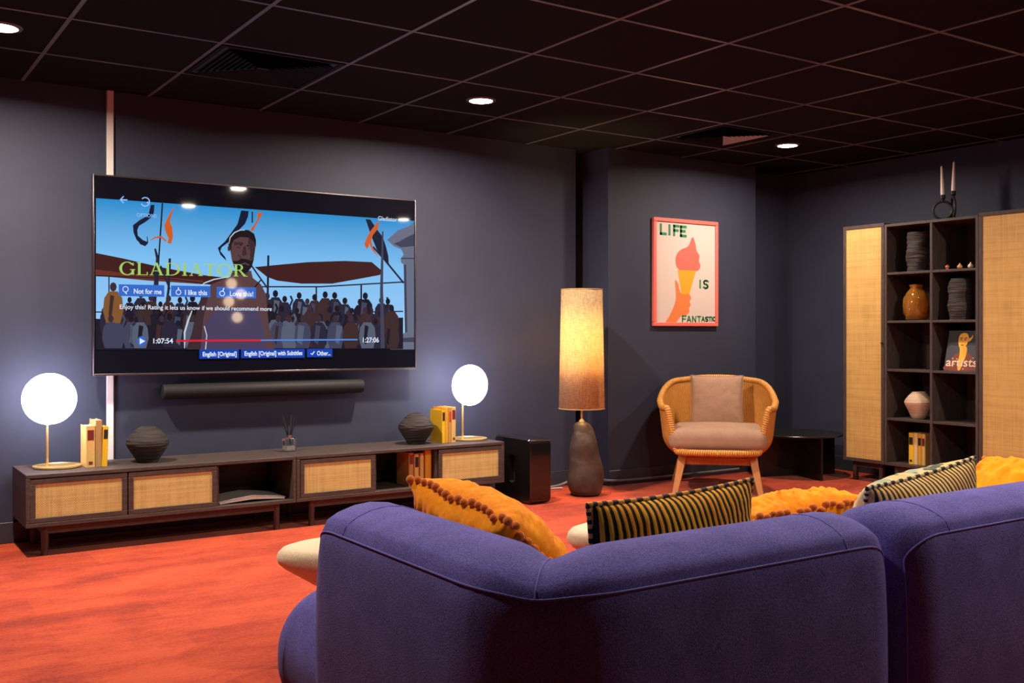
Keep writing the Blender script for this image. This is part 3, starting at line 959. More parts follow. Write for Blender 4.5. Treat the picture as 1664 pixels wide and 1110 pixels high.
# ------------------------------------------------------------------ books
BC = {'tan': (0.52, 0.30, 0.09), 'gold': (0.70, 0.36, 0.035), 'yellow': (0.86, 0.50, 0.02), 'cream': (0.78, 0.58, 0.30), 'straw': (0.72, 0.47, 0.15), 'orange': (0.66, 0.28, 0.03), 'old': (0.46, 0.27, 0.11)}
for k, c in BC.items():
    M['book_' + k] = noisy('book_cloth_' + k, tuple(v * .88 for v in c), c, 120, rough=0.75, bump=0.1)
M['label_red'] = mat('spine_label_red', (0.16, 0.012, 0.018), .6)
M['label_black'] = mat('spine_label_black', (0.012, 0.011, 0.012), .6)
M['label_bright'] = mat('spine_label_bright_red', (0.50, 0.05, 0.02), .6)
def book(label, loc, w, h, d, colour, patch='label_red', patch_z=(.62, .88), second=False, lean=0.0, rz=0.0, group=None, facing='-y'):
    """upright book, spine towards the viewer; loc = centre of the spine's foot"""
    t = thing('book', label, 'book', loc, rz, group)
    t.rotation_euler = (0, lean, rz)
    c = .0022
    mb = MB()
    mb.box(-w / 2, -w / 2 + c, 0.004, d, 0, h); mb.box(w / 2 - c, w / 2, 0.004, d, 0, h)
    n_ = 7
    pts = [(-w / 2, .004, 0)] + [(-w / 2 * cos(pi * i / n_), .004 - .004 * sin(pi * i / n_), 0) for i in range(1, n_)] + [(w / 2, .004, 0), (w / 2 - c, .0065, 0), (-w / 2 + c, .0065, 0)]
    mb.prism(pts, (0, 0, h))
    mb.build('cover', M['book_' + colour], t, world=False)
    mb = MB(); mb.box(-w / 2 + c, w / 2 - c, .0066, d - .004, .003, h - .004)
    mb.build('page_block', M['paper'], t, world=False)
    if patch:
        mb = MB(); mb.box(-w * .36, w * .36, -.0009, .002, h * patch_z[0], h * patch_z[1])
        mb.build('spine_label', M[patch], t, world=False)
        if second:
            mb = MB(); mb.box(-w * .22, w * .22, -.0009, .002, h * .07, h * .14)
            mb.build('spine_mark', M[patch], t, world=False)
    return t
zt = .3775
G1 = 'books beside the left globe lamp'
book('thick straw-coloured book with dark red spine label beside left lamp', (1.040, 5.150, zt), .040, .197, .13, 'straw', 'label_red', (.66, .90), True, group=G1)
book('tallest tan book standing between two yellow books beside left lamp', (1.078, 5.152, zt), .030, .222, .14, 'old', None, group=G1)
book('slim bright yellow leaning book with black spine label beside left lamp', (1.103, 5.148, zt), .025, .19, .12, 'yellow', 'label_black', (.70, .93), group=G1, lean=.035)
G2 = 'books beside the right globe lamp'
book('yellow book with black spine label next to the black pot', (2.978, 5.150, zt), .020, .190, .145, 'yellow', 'label_black', (.68, .94), group=G2)
book('plain orange book in the row between black pot and right lamp', (3.0005, 5.152, zt), .0235, .204, .14, 'gold', None, group=G2)
book('thin book with red band in the row beside right lamp', (3.0215, 5.150, zt), .017, .205, .14, 'tan', 'label_bright', (.60, .88), group=G2)
book('cream book with dark red label nearest the right lamp', (3.045, 5.148, zt), .028, .206, .14, 'straw', 'label_red', (.66, .92), True, group=G2)
zb = .1555
G3 = 'books in the open console bay'
book('straw book with dark red label, leftmost in the open console bay', (2.722, 5.07, zb), .029, .190, .15, 'tan', 'label_red', (.66, .92), group=G3)
book('pale book with black label, second from the left in the open console bay', (2.757, 5.07, zb), .028, .182, .15, 'straw', 'label_black', (.58, .90), group=G3)
book('thin straw book, third from the left in the open console bay', (2.7935, 5.075, zb), .024, .182, .14, 'straw', None, group=G3)
book('tall golden book, rightmost in the open console bay', (2.832, 5.07, zb), .040, .197, .15, 'gold', None, group=G3)

# ------------------------------------------------------------------ pots on the consoles
def pot_wob(seed, amp):
    r = random.Random(seed)
    ph = [r.uniform(0, 6.28) for _ in range(8)]
    def f(u, z):
        a = 2 * pi * u
        return 1 + amp * (sin(2 * a + ph[0] + z * 40) * .5 + sin(3 * a + ph[1] - z * 70) * .4 + sin(z * 300 + 1.3 * sin(2 * a + ph[2])) * .7)
    return f
def pot(name, label, cat, c, prof, m, amp=.012, seed=1, group=None):
    mb = MB()
    P = []
    for (r0, z0), (r1, z1) in zip(prof[:-1], prof[1:]):
        for i in range(5):
            f = i / 5
            P.append((r0 + (r1 - r0) * f, z0 + (z1 - z0) * f))
    P.append(prof[-1])
    # inner wall
    P += [(max(prof[-1][0] - .005, .004), prof[-1][1] - .001), (max(prof[-1][0] - .005, .004), prof[-1][1] - .03), (.002, prof[-1][1] - .032)]
    mb.lathe([(.002, 0)] + P, (0, 0, 0), 56, wob=pot_wob(seed, amp))
    o = mb.build(name, m, smooth=60)
    o.location = c
    return tag(o, label, cat, group)
blackprof = [(.050, 0), (.062, .022), (.083, .055), (.100, .085), (.1035, .098), (.099, .112), (.080, .138), (.058, .160), (.042, .172), (.032, .177)]
pot('ridged_pot', 'squat black ridged pot standing near the left lamp', 'vase', (1.320, 5.215, zt), blackprof, M['black_clay'], seed=1, group='black ridged pots')
pot('ridged_pot', 'squat black ridged pot standing next to the yellow books at right', 'vase', (2.829, 5.213, zt), blackprof, M['black_clay'], seed=2, group='black ridged pots')

# reed diffuser
rd = thing('reed_diffuser', 'small clear glass reed diffuser with black sticks on the console', 'diffuser', (2.075, 5.255, zt))
mb = MB(); mb.rbox((2.075, 5.255, zt + .036), (.030, .030, .0355), .007, 3)
mb.build('bottle', M['glass'], rd)
mb = MB(); mb.box(2.052, 2.098, 5.232, 5.278, zt + .008, zt + .032)
mb.build('oil', mat('diffuser_oil', (0.42, 0.36, 0.33), .1), rd)
mb = MB(); mb.cyl((2.075, 5.255, zt + .0716), (2.075, 5.255, zt + .088), .011, n=20)
mb.build('collar', mat('copper_collar', (.55, .25, .2), .3, .8), rd)
for i in range(8):
    a = 2 * pi * i / 8 + .3
    mb = MB(); mb.cyl((2.075 - .006 * cos(a), 5.255 - .006 * sin(a), zt + .04), (2.075 + (.036 + .014 * (i % 3)) * cos(a), 5.255 + .035 * sin(a), zt + .180 + .014 * (i % 2)), .0024, n=6)
    mb.build('reed', M['matt_black'], rd)

# open magazine in the left console bay
mg = thing('open_magazine', 'open magazine lying in the open bay of the left console', 'magazine', (1.80, 5.13, .156))
def mag_sheet(y0, y1, zb_, lift, t, x0=1.632, x1=1.972, n=28):
    rings = []
    for i in range(n + 1):
        f = i / n
        g = 1 - abs(f - .5) * 2
        z = zb_ + lift * (g ** .8)
        rings.append([(x0 + (x1 - x0) * f, y0, z), (x0 + (x1 - x0) * f, y1, z), (x0 + (x1 - x0) * f, y1, z + t * (.55 + .45 * g)), (x0 + (x1 - x0) * f, y0, z + t * (.55 + .45 * g))])
    return rings
mb = MB(); mb.loft(mag_sheet(5.06, 5.27, .1565, .012, .018)); mb.build('pages', M['pages_white'], mg)
mb = MB(); mb.loft(mag_sheet(5.055, 5.275, .1670, .020, .0020, 1.628, 1.976)); mb.build('cover', M['mag_grey'], mg)

# ------------------------------------------------------------------ subwoofer
sw = thing('subwoofer', 'glossy black subwoofer with a slot beside the right console', 'speaker', (3.52, 5.13, 0))
mb = MB()
X0, X1 = 3.440, 3.592
yc, zc, hy_, hz_, rr = 5.125, .197, .197, .192, .035
def rrect(hy2, hz2, r, n=7):
    pts = []
    for (sy, sz, a0) in ((1, 1, 0), (-1, 1, pi / 2), (-1, -1, pi), (1, -1, 3 * pi / 2)):
        for i in range(n + 1):
            a = a0 + pi / 2 * i / n
            pts.append((sy * (hy2 - r) + r * cos(a), sz * (hz2 - r) + r * sin(a)))
    return pts
out = rrect(hy_, hz_, rr); out_s = rrect(hy_ - .008, hz_ - .008, rr - .006); inn = rrect(.030, .085, .018)
def ring3(pts, x): return [(x, yc + p[0], zc + p[1]) for p in pts]
mb.loft([ring3(inn, X0 + .02), ring3(inn, X0), ring3(out_s, X0), ring3(out, X0 + .008), ring3(out, X1 - .008), ring3(out_s, X1), ring3(inn, X1), ring3(inn, X1 - .02)], loop=True)
mb.build('body', M['gloss_black'], sw, smooth=40)
mb = MB(); mb.loft([ring3(rrect(.029, .084, .017), X0 + .03), ring3(rrect(.029, .084, .017), X1 - .03)])
mb.build('driver_slot', M['matt_black'], sw)
for fx in (X0 + .03, X1 - .03):
    for fy in (yc - .13, yc + .13):
        mb = MB(); mb.cyl((fx, fy, 0), (fx, fy, .008), .012)
        mb.build('foot', M['matt_black'], sw)

# cables by the skirting
mb = MB()
pts = [(3.62, 5.43, .02), (3.75, 5.40, .012), (3.85, 5.41, .010), (3.93, 5.39, .012), (4.02, 5.40, .02), (4.10, 5.38, .05), (4.16, 5.40, .052), (4.24, 5.30, .05), (4.30, 5.235, .042), (4.5, 5.235, .034), (5.0, 5.235, .032), (5.5, 5.235, .032)]
def smoothpath(p, n=6):
    p = [Vector(q) for q in p]
    o = []
    for i in range(len(p) - 1):
        a, b, c, d = p[max(i - 1, 0)], p[i], p[i + 1], p[min(i + 2, len(p) - 1)]
        for j in range(n):
            t = j / n
            o.append(.5 * ((2 * b) + (c - a) * t + (2 * a - 5 * b + 4 * c - d) * t * t + (3 * b - a - 3 * c + d) * t ** 3))
    o.append(p[-1])
    return o
mb.tube(smoothpath(pts), .0085, 10)
tag(mb.build('cable', M['grey_cable']), 'dark cable running along the skirting behind floor lamp and armchair', 'cable')
mb = MB()
pts = [(3.62, 5.36, .006), (3.68, 5.33, .007), (3.76, 5.37, .006), (3.84, 5.34, .007), (3.92, 5.36, .006), (3.98, 5.34, .006)]
mb.tube(smoothpath(pts), .006, 10)
tag(mb.build('cable', mat('pale_cable', (.42, .38, .38), .4)), 'pale cable lying on the carpet between subwoofer and floor lamp', 'cable')

# ------------------------------------------------------------------ floor lamp
FX, FY = 3.955, 5.06
fl = thing('floor_lamp', 'tall floor lamp with linen drum shade and brown pebble-like base', 'floor lamp', (FX, FY, 0))
mb = MB(); n = 48
rings = []
prof = [(.085, 0, 0), (.103, .012, 0), (.112, .05, .0), (.113, .10, .0), (.106, .15, -.001), (.100, .19, -.003), (.097, .23, -.006), (.093, .28, -.010), (.086, .33, -.016), (.078, .375, -.02), (.070, .41, -.024), (.058, .437, -.027), (.040, .455, -.029), (.016, .464, -.030)]
for (r, z, dx) in prof:
    rg = []
    for k in range(n):
        a = 2 * pi * k / n
        q = r * (1 + .05 * sin(2 * a + z * 17) + .05 * sin(1 * a - z * 30 + 1) + .028 * sin(4 * a + z * 34))
        rg.append((FX + dx * 1.1 + q * cos(a), FY + q * sin(a), z))
    rings.append(rg)
mb.loft(rings); mb.build('base', M['lamp_clay'], fl, smooth=60, subsurf=1)
LX = FX - .033
mb = MB(); mb.cyl((LX, FY, .455), (LX, FY, .74), .0065, n=14)
mb.lathe([(.018, .463), (.016, .470), (.009, .478), (.0065, .484)], (LX, FY, 0), 20)
mb.build('stem', M['brass'], fl)
mb = MB(); n = 64
rings = [[(LX + r * cos(2 * pi * k / n), FY + r * sin(2 * pi * k / n), z) for k in range(n)] for r, z in ((.1435, .545), (.1295, 1.292))]
mb.loft(rings, cap=False)
sh = mb.build('lamp_shade', M['shade'], fl, smooth=60)
sh.modifiers.new('solid', 'SOLIDIFY').thickness = .0015
M['shade_trim'] = mat('shade_trim', (.45, .27, .11), .8)
for r, z in ((.1437, .546), (.1297, 1.291)):
    mb = MB(); mb.tube([(LX + r * cos(2 * pi * k / n), FY + r * sin(2 * pi * k / n), z) for k in range(n)], .0028, 6, closed=True)
    mb.build('shade_trim', M['shade_trim'], fl)
mb = MB(); mb.ball((LX, FY, .98), (.032, .032, .04), 20, 14); mb.build('bulb', mat('bulb_glow', (.9, .8, .6), .4, emit=(1, .62, .28), estr=25), fl)
mb = MB(); mb.cyl((LX, FY, .74), (LX, FY, .945), .012, n=14); mb.build('socket', M['brass'], fl)
L = bpy.data.lights.new('floor_lamp_bulb', 'POINT'); L.energy = 74; L.color = (1, .69, .36); L.shadow_soft_size = .045
lo = bpy.data.objects.new('floor_lamp_bulb', L); lo.location = (LX, FY, .98); COL.objects.link(lo)

# ------------------------------------------------------------------ poster
YPO = YP - .024
px0, px1, pz0, pz1 = 4.694, 5.309, 1.066, 1.814
po = thing('framed_poster', 'pink framed poster of a hand holding an ice cream above the armchair', 'poster', ((px0 + px1) / 2, YP, pz0))
mb = MB(); fw_ = .026
mb.box(px0, px1, YPO, YP - .001, pz0, pz0 + fw_); mb.box(px0, px1, YPO, YP - .001, pz1 - fw_, pz1)
mb.box(px0, px0 + fw_, YPO, YP - .001, pz0 + fw_, pz1 - fw_); mb.box(px1 - fw_, px1, YPO, YP - .001, pz0 + fw_, pz1 - fw_)
mb.build('frame', mat('coral_frame', (.78, .16, .13), .45), po, bevel=.003)
PM = [mat('poster_paper', (.64, .52, .475), .55), mat('poster_pink', (.86, .13, .10), .6), mat('poster_orange', (.92, .33, .015), .6), mat('poster_hand', (.72, .19, .05), .6), mat('poster_green', (.010, .20, .075), .6)]
mb = MB(); yb = YPO + .010
mb.box(px0 + fw_ - .002, px1 - fw_ + .002, yb, yb + .006, pz0 + fw_ - .002, pz1 - fw_ + .002)
PW, PH = px1 - px0, pz1 - pz0
def pp(pts, c, k):
    """poster outline: fractions of width and height from the top left corner"""
    mb.poly([(px0 + PW * a, yb - .0003 * k, pz1 - PH * b) for a, b in pts], c)
def sm2(pts, n=5):
    q = [Vector((a, b, 0)) for a, b in pts]
    m_ = len(q); o = []
    for i in range(m_):
        a, b, c, d = q[i - 1], q[i], q[(i + 1) % m_], q[(i + 2) % m_]
        for j in range(n):
            t = j / n
            r_ = .5 * ((2 * b) + (c - a) * t + (2 * a - 5 * b + 4 * c - d) * t * t + (3 * b - a - 3 * c + d) * t ** 3)
            o.append((r_.x, r_.y))
    return o
# soft-serve swirl, cone, and the hand
pp(sm2([(.60, .16), (.645, .22), (.665, .285), (.71, .33), (.70, .38), (.725, .43), (.68, .475), (.55, .49), (.40, .475), (.34, .42), (.35, .34), (.42, .285), (.53, .25)]), 1, 1)
pp([(.37, .475), (.655, .475), (.535, .73), (.44, .73)], 2, 2)
pp(sm2([(.33, .575), (.375, .60), (.40, .66), (.44, .70), (.54, .695), (.575, .735), (.555, .765), (.57, .80), (.545, .83), (.55, .865), (.50, .895), (.42, .905), (.36, .955), (.33, .968), (.19, .968), (.25, .90), (.32, .80), (.345, .72)]), 3, 3)
# hand-painted lettering: letters as broad strokes, x/y inside a unit box
GL = {'L': [[(0, 0), (0, 1), (.75, 1)]], 'I': [[(.2, 0), (.2, 1)]], 'F': [[(.75, 0), (0, 0), (0, 1)], [(0, .48), (.6, .48)]], 'E': [[(.75, 0), (0, 0), (0, 1), (.75, 1)], [(0, .48), (.6, .48)]],
      'S': [[(.75, .12), (.5, 0), (.2, .03), (.03, .2), (.12, .42), (.55, .55), (.72, .75), (.6, .95), (.3, 1), (0, .88)]],
      'A': [[(0, 1), (.38, 0), (.78, 1)], [(.14, .66), (.64, .66)]], 'N': [[(0, 1), (0, 0), (.7, 1), (.7, 0)]], 'T': [[(0, 0), (.8, 0)], [(.4, 0), (.4, 1)]], 'C': [[(.75, .15), (.5, 0), (.2, .06), (.02, .4), (.1, .8), (.35, 1), (.75, .88)]]}
def painted(txt, boxes, sw_):
    for ch, (a, b, w_, h_) in zip(txt, boxes):
        for st in GL[ch]:
            P2 = [(px0 + PW * (a + w_ * u), pz1 - PH * (b + h_ * v)) for u, v in st]
            for (x_0, z_0), (x_1, z_1) in zip(P2[:-1], P2[1:]):
                d = Vector((x_1 - x_0, z_1 - z_0)); l_ = d.length or 1; d /= l_
                nx, nz = -d.y * sw_ / 2, d.x * sw_ / 2; ex, ez = d.x * sw_ * .4, d.y * sw_ * .4
                y_ = yb - .0012
                mb.add([(x_0 - ex + nx, y_, z_0 - ez + nz), (x_0 - ex - nx, y_, z_0 - ez - nz), (x_1 + ex - nx, y_, z_1 + ez - nz), (x_1 + ex + nx, y_, z_1 + ez + nz)], [(0, 1, 2, 3)], 4)
painted('LIFE', [(.115, .065, .10, .083), (.225, .066, .10, .083), (.315, .068, .095, .085), (.42, .070, .10, .085)], .019)
painted('IS', [(.70, .565, .10, .07), (.775, .565, .095, .072)], .014)
painted('FANTASTIC', [(.445, .905, .075, .058), (.515, .907, .075, .055), (.60, .908, .07, .052), (.675, .908, .07, .050), (.745, .911, .055, .043), (.805, .912, .05, .040), (.855, .912, .05, .038), (.903, .912, .03, .038), (.925, .912, .045, .036)], .0095)
mb.build('print', PM, po, smooth=0)

# ------------------------------------------------------------------ rattan armchair
CHX, CHY, CHR = 4.805, 4.765, radians(-44.6)
ch = thing('armchair', 'woven rattan armchair with beige cushions on wooden legs below the poster', 'armchair', (CHX, CHY, 0), CHR)
def sgnpow(v, p): return (abs(v) ** p) * (1 if v >= 0 else -1)
ZB = .252
def smst(a, b, x):
    t = max(0, min(1, (x - a) / (b - a))); return t * t * (3 - 2 * t)
def rimz(fi):
    f = abs(fi)
    z = .713 - .02 * smst(0, 40, f) - .115 * smst(35, 98, f)
    z -= .035 * smst(98, 112, f)
    z = z * (1 - smst(127, 141, f)) + (ZB + .022) * smst(127, 141, f)
    return z
def shell_pt(fi, hfrac):
    """fi in degrees from the back (0) to the front (180); hfrac 0..1.. up the side"""
    a = radians(90 - fi)
    c_, s_ = cos(a), sin(a)
    nn = 3.2 if s_ < 0 else 2.7
    x = sgnpow(c_, 2 / nn) ; y = sgnpow(s_, 2 / nn)
    z = hfrac
    k = 1 + .10 * (z - .45) / .3
    return (x * .350 * k, y * (.350 if s_ > 0 else .345) * (k if s_ > 0 else 1), z)
def plan(fi, z):
    # side profile: flat base, round lower edge, then a wall leaning out
    rim = rimz(fi)
    return shell_pt(fi, z)
mb = MB(); mb.uv = []
NA, NV = 144, 30
rings = []
for k in range(NA):
    fi = -180 + 360 * k / NA
    rz_ = rimz(fi)
    row = []
    rad = .10
    for j in range(NV + 1):
        v = j / NV
        if v < .2:                       # base
            f = v / .2 * .72
            b = shell_pt(fi, ZB + .02)
            row.append((b[0] * f, b[1] * f, ZB))
        elif v < .45:                    # rounded lower edge
            q = (v - .2) / .25
            f = .72 + .28 * sin(q * pi / 2)
            zz = ZB + min(.11, rz_ - ZB) * (1 - cos(q * pi / 2))
            b = shell_pt(fi, zz)
            row.append((b[0] * f, b[1] * f, zz))
        else:
            q = (v - .45) / .55
            z_a = ZB + min(.11, rz_ - ZB)
            zz = z_a + (rz_ - z_a) * q
            b = shell_pt(fi, zz)
            row.append(b)
    rings.append(row)
vs, fs = [], []
for k in range(NA + 1):
    for j in range(NV + 1):
        vs.append(rings[k % NA][j]); mb.uv.append((k / NA, j / NV))
for k in range(NA):
    for j in range(NV):
        fs.append((k * (NV + 1) + j, (k + 1) * (NV + 1) + j, (k + 1) * (NV + 1) + j + 1, k * (NV + 1) + j + 1))
mb.add(vs, fs)
shl = mb.build('shell', M['rattan'], ch, world=False, smooth=70)
so = shl.modifiers.new('solid', 'SOLIDIFY'); so.thickness = .022; so.offset = 0
mb = MB()
rim = [Vector(shell_pt(-180 + 360 * k / 240, rimz(-180 + 360 * k / 240))) for k in range(240)]
cum = [0.0]
for k in range(240): cum.append(cum[-1] + (rim[(k + 1) % 240] - rim[k]).length)
even = []; j = 0
for k in range(300):
    q = cum[-1] * k / 300
    while cum[j + 1] < q: j += 1
    even.append(rim[j].lerp(rim[(j + 1) % 240], (q - cum[j]) / max(1e-9, cum[j + 1] - cum[j])))
mb.tube(even, .021, 12, closed=True)
mb.uv = [(i // 12 / 300, i % 12 / 12) for i in range(len(mb.v))]
mb.build('rim', M['rattan_rim'], ch, world=False, smooth=70)
mb = MB(); mb.rbox((0, -.012, .345), (.302, .315, .068), .060, 6, crown=.022)
mb.build('seat_cushion', M['beige'], ch, world=False, smooth=80)
def pillow_mesh(W, H, T, n=26, pinch=.07, wr=0.0, seed=1, sag=0.0, pexp=.42):
    """pillow in local xz plane, thickness along y; returns front grid, back grid, border"""
    r = random.Random(seed)
    ph = [r.uniform(0, 6.28) for _ in range(12)]
    F, B = [], []
    for i in range(n + 1):
        for j in range(n + 1):
            u, v = -1 + 2 * i / n, -1 + 2 * j / n
            u = sin(u * pi / 2) * .35 + u * .65; v = sin(v * pi / 2) * .35 + v * .65
            x = W / 2 * u * (1 - pinch * (1 - v * v) * abs(u) ** 2)
            z = H / 2 * v * (1 - pinch * (1 - u * u) * abs(v) ** 2)
            e_ = max(0, (1 - u * u) * (1 - v * v))
            th = T / 2 * e_ ** pexp
            wv = 0
            if wr:
                d = min(1 - abs(u), 1 - abs(v))
                wv = wr * (sin(u * 17 + 3 * sin(v * 4 + ph[0]) + ph[1]) * .5 + sin(v * 13 + 2.5 * sin(u * 5 + ph[2])) * .5 + sin((u + v) * 23 + ph[3]) * .3) * min(1, e_ * 5)
                if d < .45: wv += wr * 1.0 * sin((u if abs(v) > abs(u) else v) * 46 + ph[4]) * d * (.45 - d) * 18 * min(1, e_ * 8)
            sg = -sag * (u * u)
            F.append((x, -th + wv + sg, z)); B.append((x, th + wv * .6 + sg, z))
    idx = [(i, 0) for i in range(n)] + [(n, j) for j in range(n)] + [(i, n) for i in range(n, 0, -1)] + [(0, j) for j in range(n, 0, -1)]
    border = [Vector(F[i * (n + 1) + j]) for i, j in idx]
    return F, B, border, n
def pillow_mb(W, H, T, **kw):
    F, B, border, n = pillow_mesh(W, H, T, **kw)
    mb = MB()
    g = [(i * (n + 1) + j, (i + 1) * (n + 1) + j, (i + 1) * (n + 1) + j + 1, i * (n + 1) + j + 1) for i in range(n) for j in range(n)]
    mb.add(F, g, 0)
    o = len(mb.v)
    # weld border: back grid reuses border verts of the front
    mp = {}
    vs = []
    for i in range(n + 1):
        for j in range(n + 1):
            k = i * (n + 1) + j
            if i in (0, n) or j in (0, n):
                mp[k] = k
            else:
                mp[k] = o + len(vs); vs.append(B[k])
    mb.v += [tuple(v) for v in vs]
    for q in g:
        mb.f.append(tuple(mp[k] for k in reversed(q))); mb.mi.append(1)
    return mb, border
def rot_from(xd, zd, loc):
    x = Vector(xd).normalized(); z = Vector(zd); z = (z - x * z.dot(x)).normalized(); y = z.cross(x)
    m = Matrix((x, y, z)).transposed().to_4x4(); m.translation = Vector(loc)
    return m
# back cushion of the chair rests in it: a thing of its own
pmb, bd = pillow_mb(.345, .36, .13, pinch=.05, wr=.0018, seed=4)
cm = Matrix.Translation((CHX, CHY, 0)) @ Matrix.Rotation(CHR, 4, 'Z') @ rot_from((1, 0, 0), (0, .26, 1), (0, .185, .558))
bc = thing('cushion', 'square brown-beige cushion propped in the rattan armchair', 'cushion', (0, 0, 0))
bc.matrix_world = cm
pmb.build('pillow', [M['beige'], M['beige']], bc, world=False, smooth=80)
pm_ = MB(); pm_.tube(bd, .004, 6, closed=True); pm_.build('piping', M['beige'], bc, world=False)
for sx, sy, bx_, by_ in ((-1, -1, .265, -.325), (1, -1, .265, -.325), (-1, 1, .285, .345), (1, 1, .285, .345)):
    mb = MB()
    a = Vector((sx * .215, sy * .235, .245)); b = Vector((sx * bx_, by_, 0))
    def sq(p, h1, h2): return [(p.x - h1, p.y - h2, p.z), (p.x + h1, p.y - h2, p.z), (p.x + h1, p.y + h2, p.z), (p.x - h1, p.y + h2, p.z)]
    mb.loft([sq(b, .018, .017), sq(a, .026, .024)])
    mb.build('leg', M['chair_wood'], ch, world=False, bevel=.005)
mb = MB()
mb.box(-.20, .20, -.252, -.225, .190, .238); mb.box(-.20, .20, .225, .252, .190, .238)
mb.box(-.232, -.205, -.252, .252, .190, .238); mb.box(.205, .232, -.252, .252, .190, .238)
mb.build('seat_rail', M['chair_wood'], ch, world=False, bevel=.004)

# ------------------------------------------------------------------ black side table
STX, STY = 5.765, 4.925
st = thing('side_table', 'low round black side table between armchair and tall cabinet', 'side table', (STX, STY, 0))
mb = MB(); mb.lathe([(.001, .292), (.311, .292), (.314, .295), (.314, .303), (.311, .306), (.001, .306)], (STX, STY, 0), 72)
mb.build('tabletop', M['table_black'], st)
d1 = Vector((-.10, -.33, 0)).normalized(); d2 = Vector((-.33, .10, 0)).normalized()
mb = MB()
for d in (d1, d2):
    nrm = Vector((-d.y, d.x, 0)) * .008
    for sg in (-1, 1):
        a = Vector((STX, STY, 0)) + d * .009 * sg; b = Vector((STX, STY, 0)) + d * .305 * sg
        mb.prism([a - nrm, b - nrm, b + nrm, a + nrm], (0, 0, .292))
mb.build('cross_panels', M['table_black'], st, smooth=0)

# ------------------------------------------------------------------ tall cabinets on the right wall
XF, XB = 5.88, XR - .002
def door_yz(parent, y0, y1, z0, z1, x, fr=.024, knob=None):
    mb = MB()
    mb.box(x, x + .018, y0, y1, z0, z0 + fr); mb.box(x, x + .018, y0, y1, z1 - fr, z1)
    mb.box(x, x + .018, y0, y0 + fr, z0 + fr, z1 - fr); mb.box(x, x + .018, y1 - fr, y1, z0 + fr, z1 - fr)
    d = mb.build('door', M['wood_z'], parent, bevel=.002)
    mb = MB(); mb.box(x + .005, x + .013, y0 + fr, y1 - fr, z0 + fr, z1 - fr)
    mb.build('cane_panel', M['cane_yz'], d)
    if knob:
        mb = MB(); mb.cyl((x, knob, .95), (x - .012, knob, .95), .005, .008, 14)
        mb.build('knob', M['matt_black'], d)
def cab_base(t, y0, y1):
    for xa in (XF + .05, XB - .075):
        mb = MB(); mb.box(xa, xa + .025, y0 + .05, y1 - .05, .095, .1345)
        mb.build('base_rail', M['wood_z'], t, bevel=.002)
    for x in (XF + .06, XB - .06):
        for y in (y0 + .06, y1 - .06):
            mb = MB(); mb.box(x - .014, x + .014, y - .014, y + .014, 0, .135)
            mb.build('leg', M['wood_z'], t, bevel=.002)
def tall_cabinet(label, y0, y1, knob):
    t = thing('tall_cabinet', label, 'cabinet', (XF + .2, (y0 + y1) / 2, 0), group='tall cane door cabinets')
    z0, z1, th = .135, 1.757, .018
    mb = MB()
    mb.box(XF + .019, XB, y0, y0 + th, z0, z1); mb.box(XF + .019, XB, y1 - th, y1, z0, z1)
    mb.box(XF + .019, XB, y0 + th, y1 - th, z0, z0 + th); mb.box(XF + .019, XB, y0 + th, y1 - th, z1 - th, z1)
    mb.box(XB - .01, XB, y0 + th, y1 - th, z0 + th, z1 - th)
    mb.build('carcass', M['wood_z'], t, bevel=.0015)
    door_yz(t, y0, y1, z0, z1, XF, knob=knob)
    cab_base(t, y0, y1)
tall_cabinet('tall cane door cabinet left of the open shelves', 4.287, 4.618, 4.298)
tall_cabinet('tall cane door cabinet right of the open shelves, at the photo edge', 3.278, 3.610, 3.290)
SY0, SY1 = 3.613, 4.284
bk = thing('open_bookcase', 'dark wood bookcase of ten open bays between two cane cabinets', 'bookcase', (XF + .2, (SY0 + SY1) / 2, 0))
mb = MB(); th = .018
SZ = [.135, .452, .778, 1.101, 1.422, 1.745]
mb.box(XF, XB, SY0, SY0 + th, .135, 1.745); mb.box(XF, XB, SY1 - th, SY1, .135, 1.745)
mb.box(XF, XB, SY0 + th, SY1 - th, .135, .153); mb.box(XF, XB, SY0 + th, SY1 - th, 1.727, 1.745)
mb.build('carcass', M['wood_z'], bk, bevel=.0015)
YM = 3.938
mb = MB(); mb.box(XF + .003, XB - .012, YM - .009, YM + .009, .153, 1.727)
mb.build('divider', M['wood_z'], bk, bevel=.0015)
mb = MB(); mb.box(XB - .01, XB, SY0 + th, SY1 - th, .153, 1.727)
mb.build('back_panel', M['wood_z'], bk)
for z in SZ[1:-1]:
    for a, b in ((SY0 + th, YM - .009), (YM + .009, SY1 - th)):
        mb = MB(); mb.box(XF + .004, XB - .011, a, b, z - .016, z)
        mb.build('shelf', M['wood_x'], bk, bevel=.0015)
cab_base(bk, SY0, SY1)

# ---- things on the shelves
def crumple(label, c, R, H, seed, group):
    r = random.Random(seed)
    mb = MB(); n = 56; rings = []
    NZ = 46
    for i in range(NZ + 1):
        z = H * i / NZ
        ph = r.uniform(-.25, .25)
        k = .86 + .10 * sin(pi * min(1, z / H * 1.15)) + .05 * sin(z * 42 + seed) + r.uniform(-.015, .015)
        if i > NZ - 3: k *= .97
        rg = []
        for q in range(n):
            a = 2 * pi * q / n
            w_ = 1 + .035 * sin(2 * a + z * 30 + seed) + .03 * sin(3 * a - z * 55) + .02 * sin(z * 210 + 2 * sin(a + seed))
            rg.append((R * k * w_ * cos(a), R * k * w_ * sin(a), z))
        rings.append(rg)
    for f in (.86, .84):
        rings.append([(x * f, y * f, H - (.002 if f > .85 else .06)) for x, y, z in rings[NZ]])
    mb.loft(rings)
    o = mb.build('rippled_vase', M['grey_clay'], smooth=50); o.location = c
    return tag(o, label, 'vase', group)
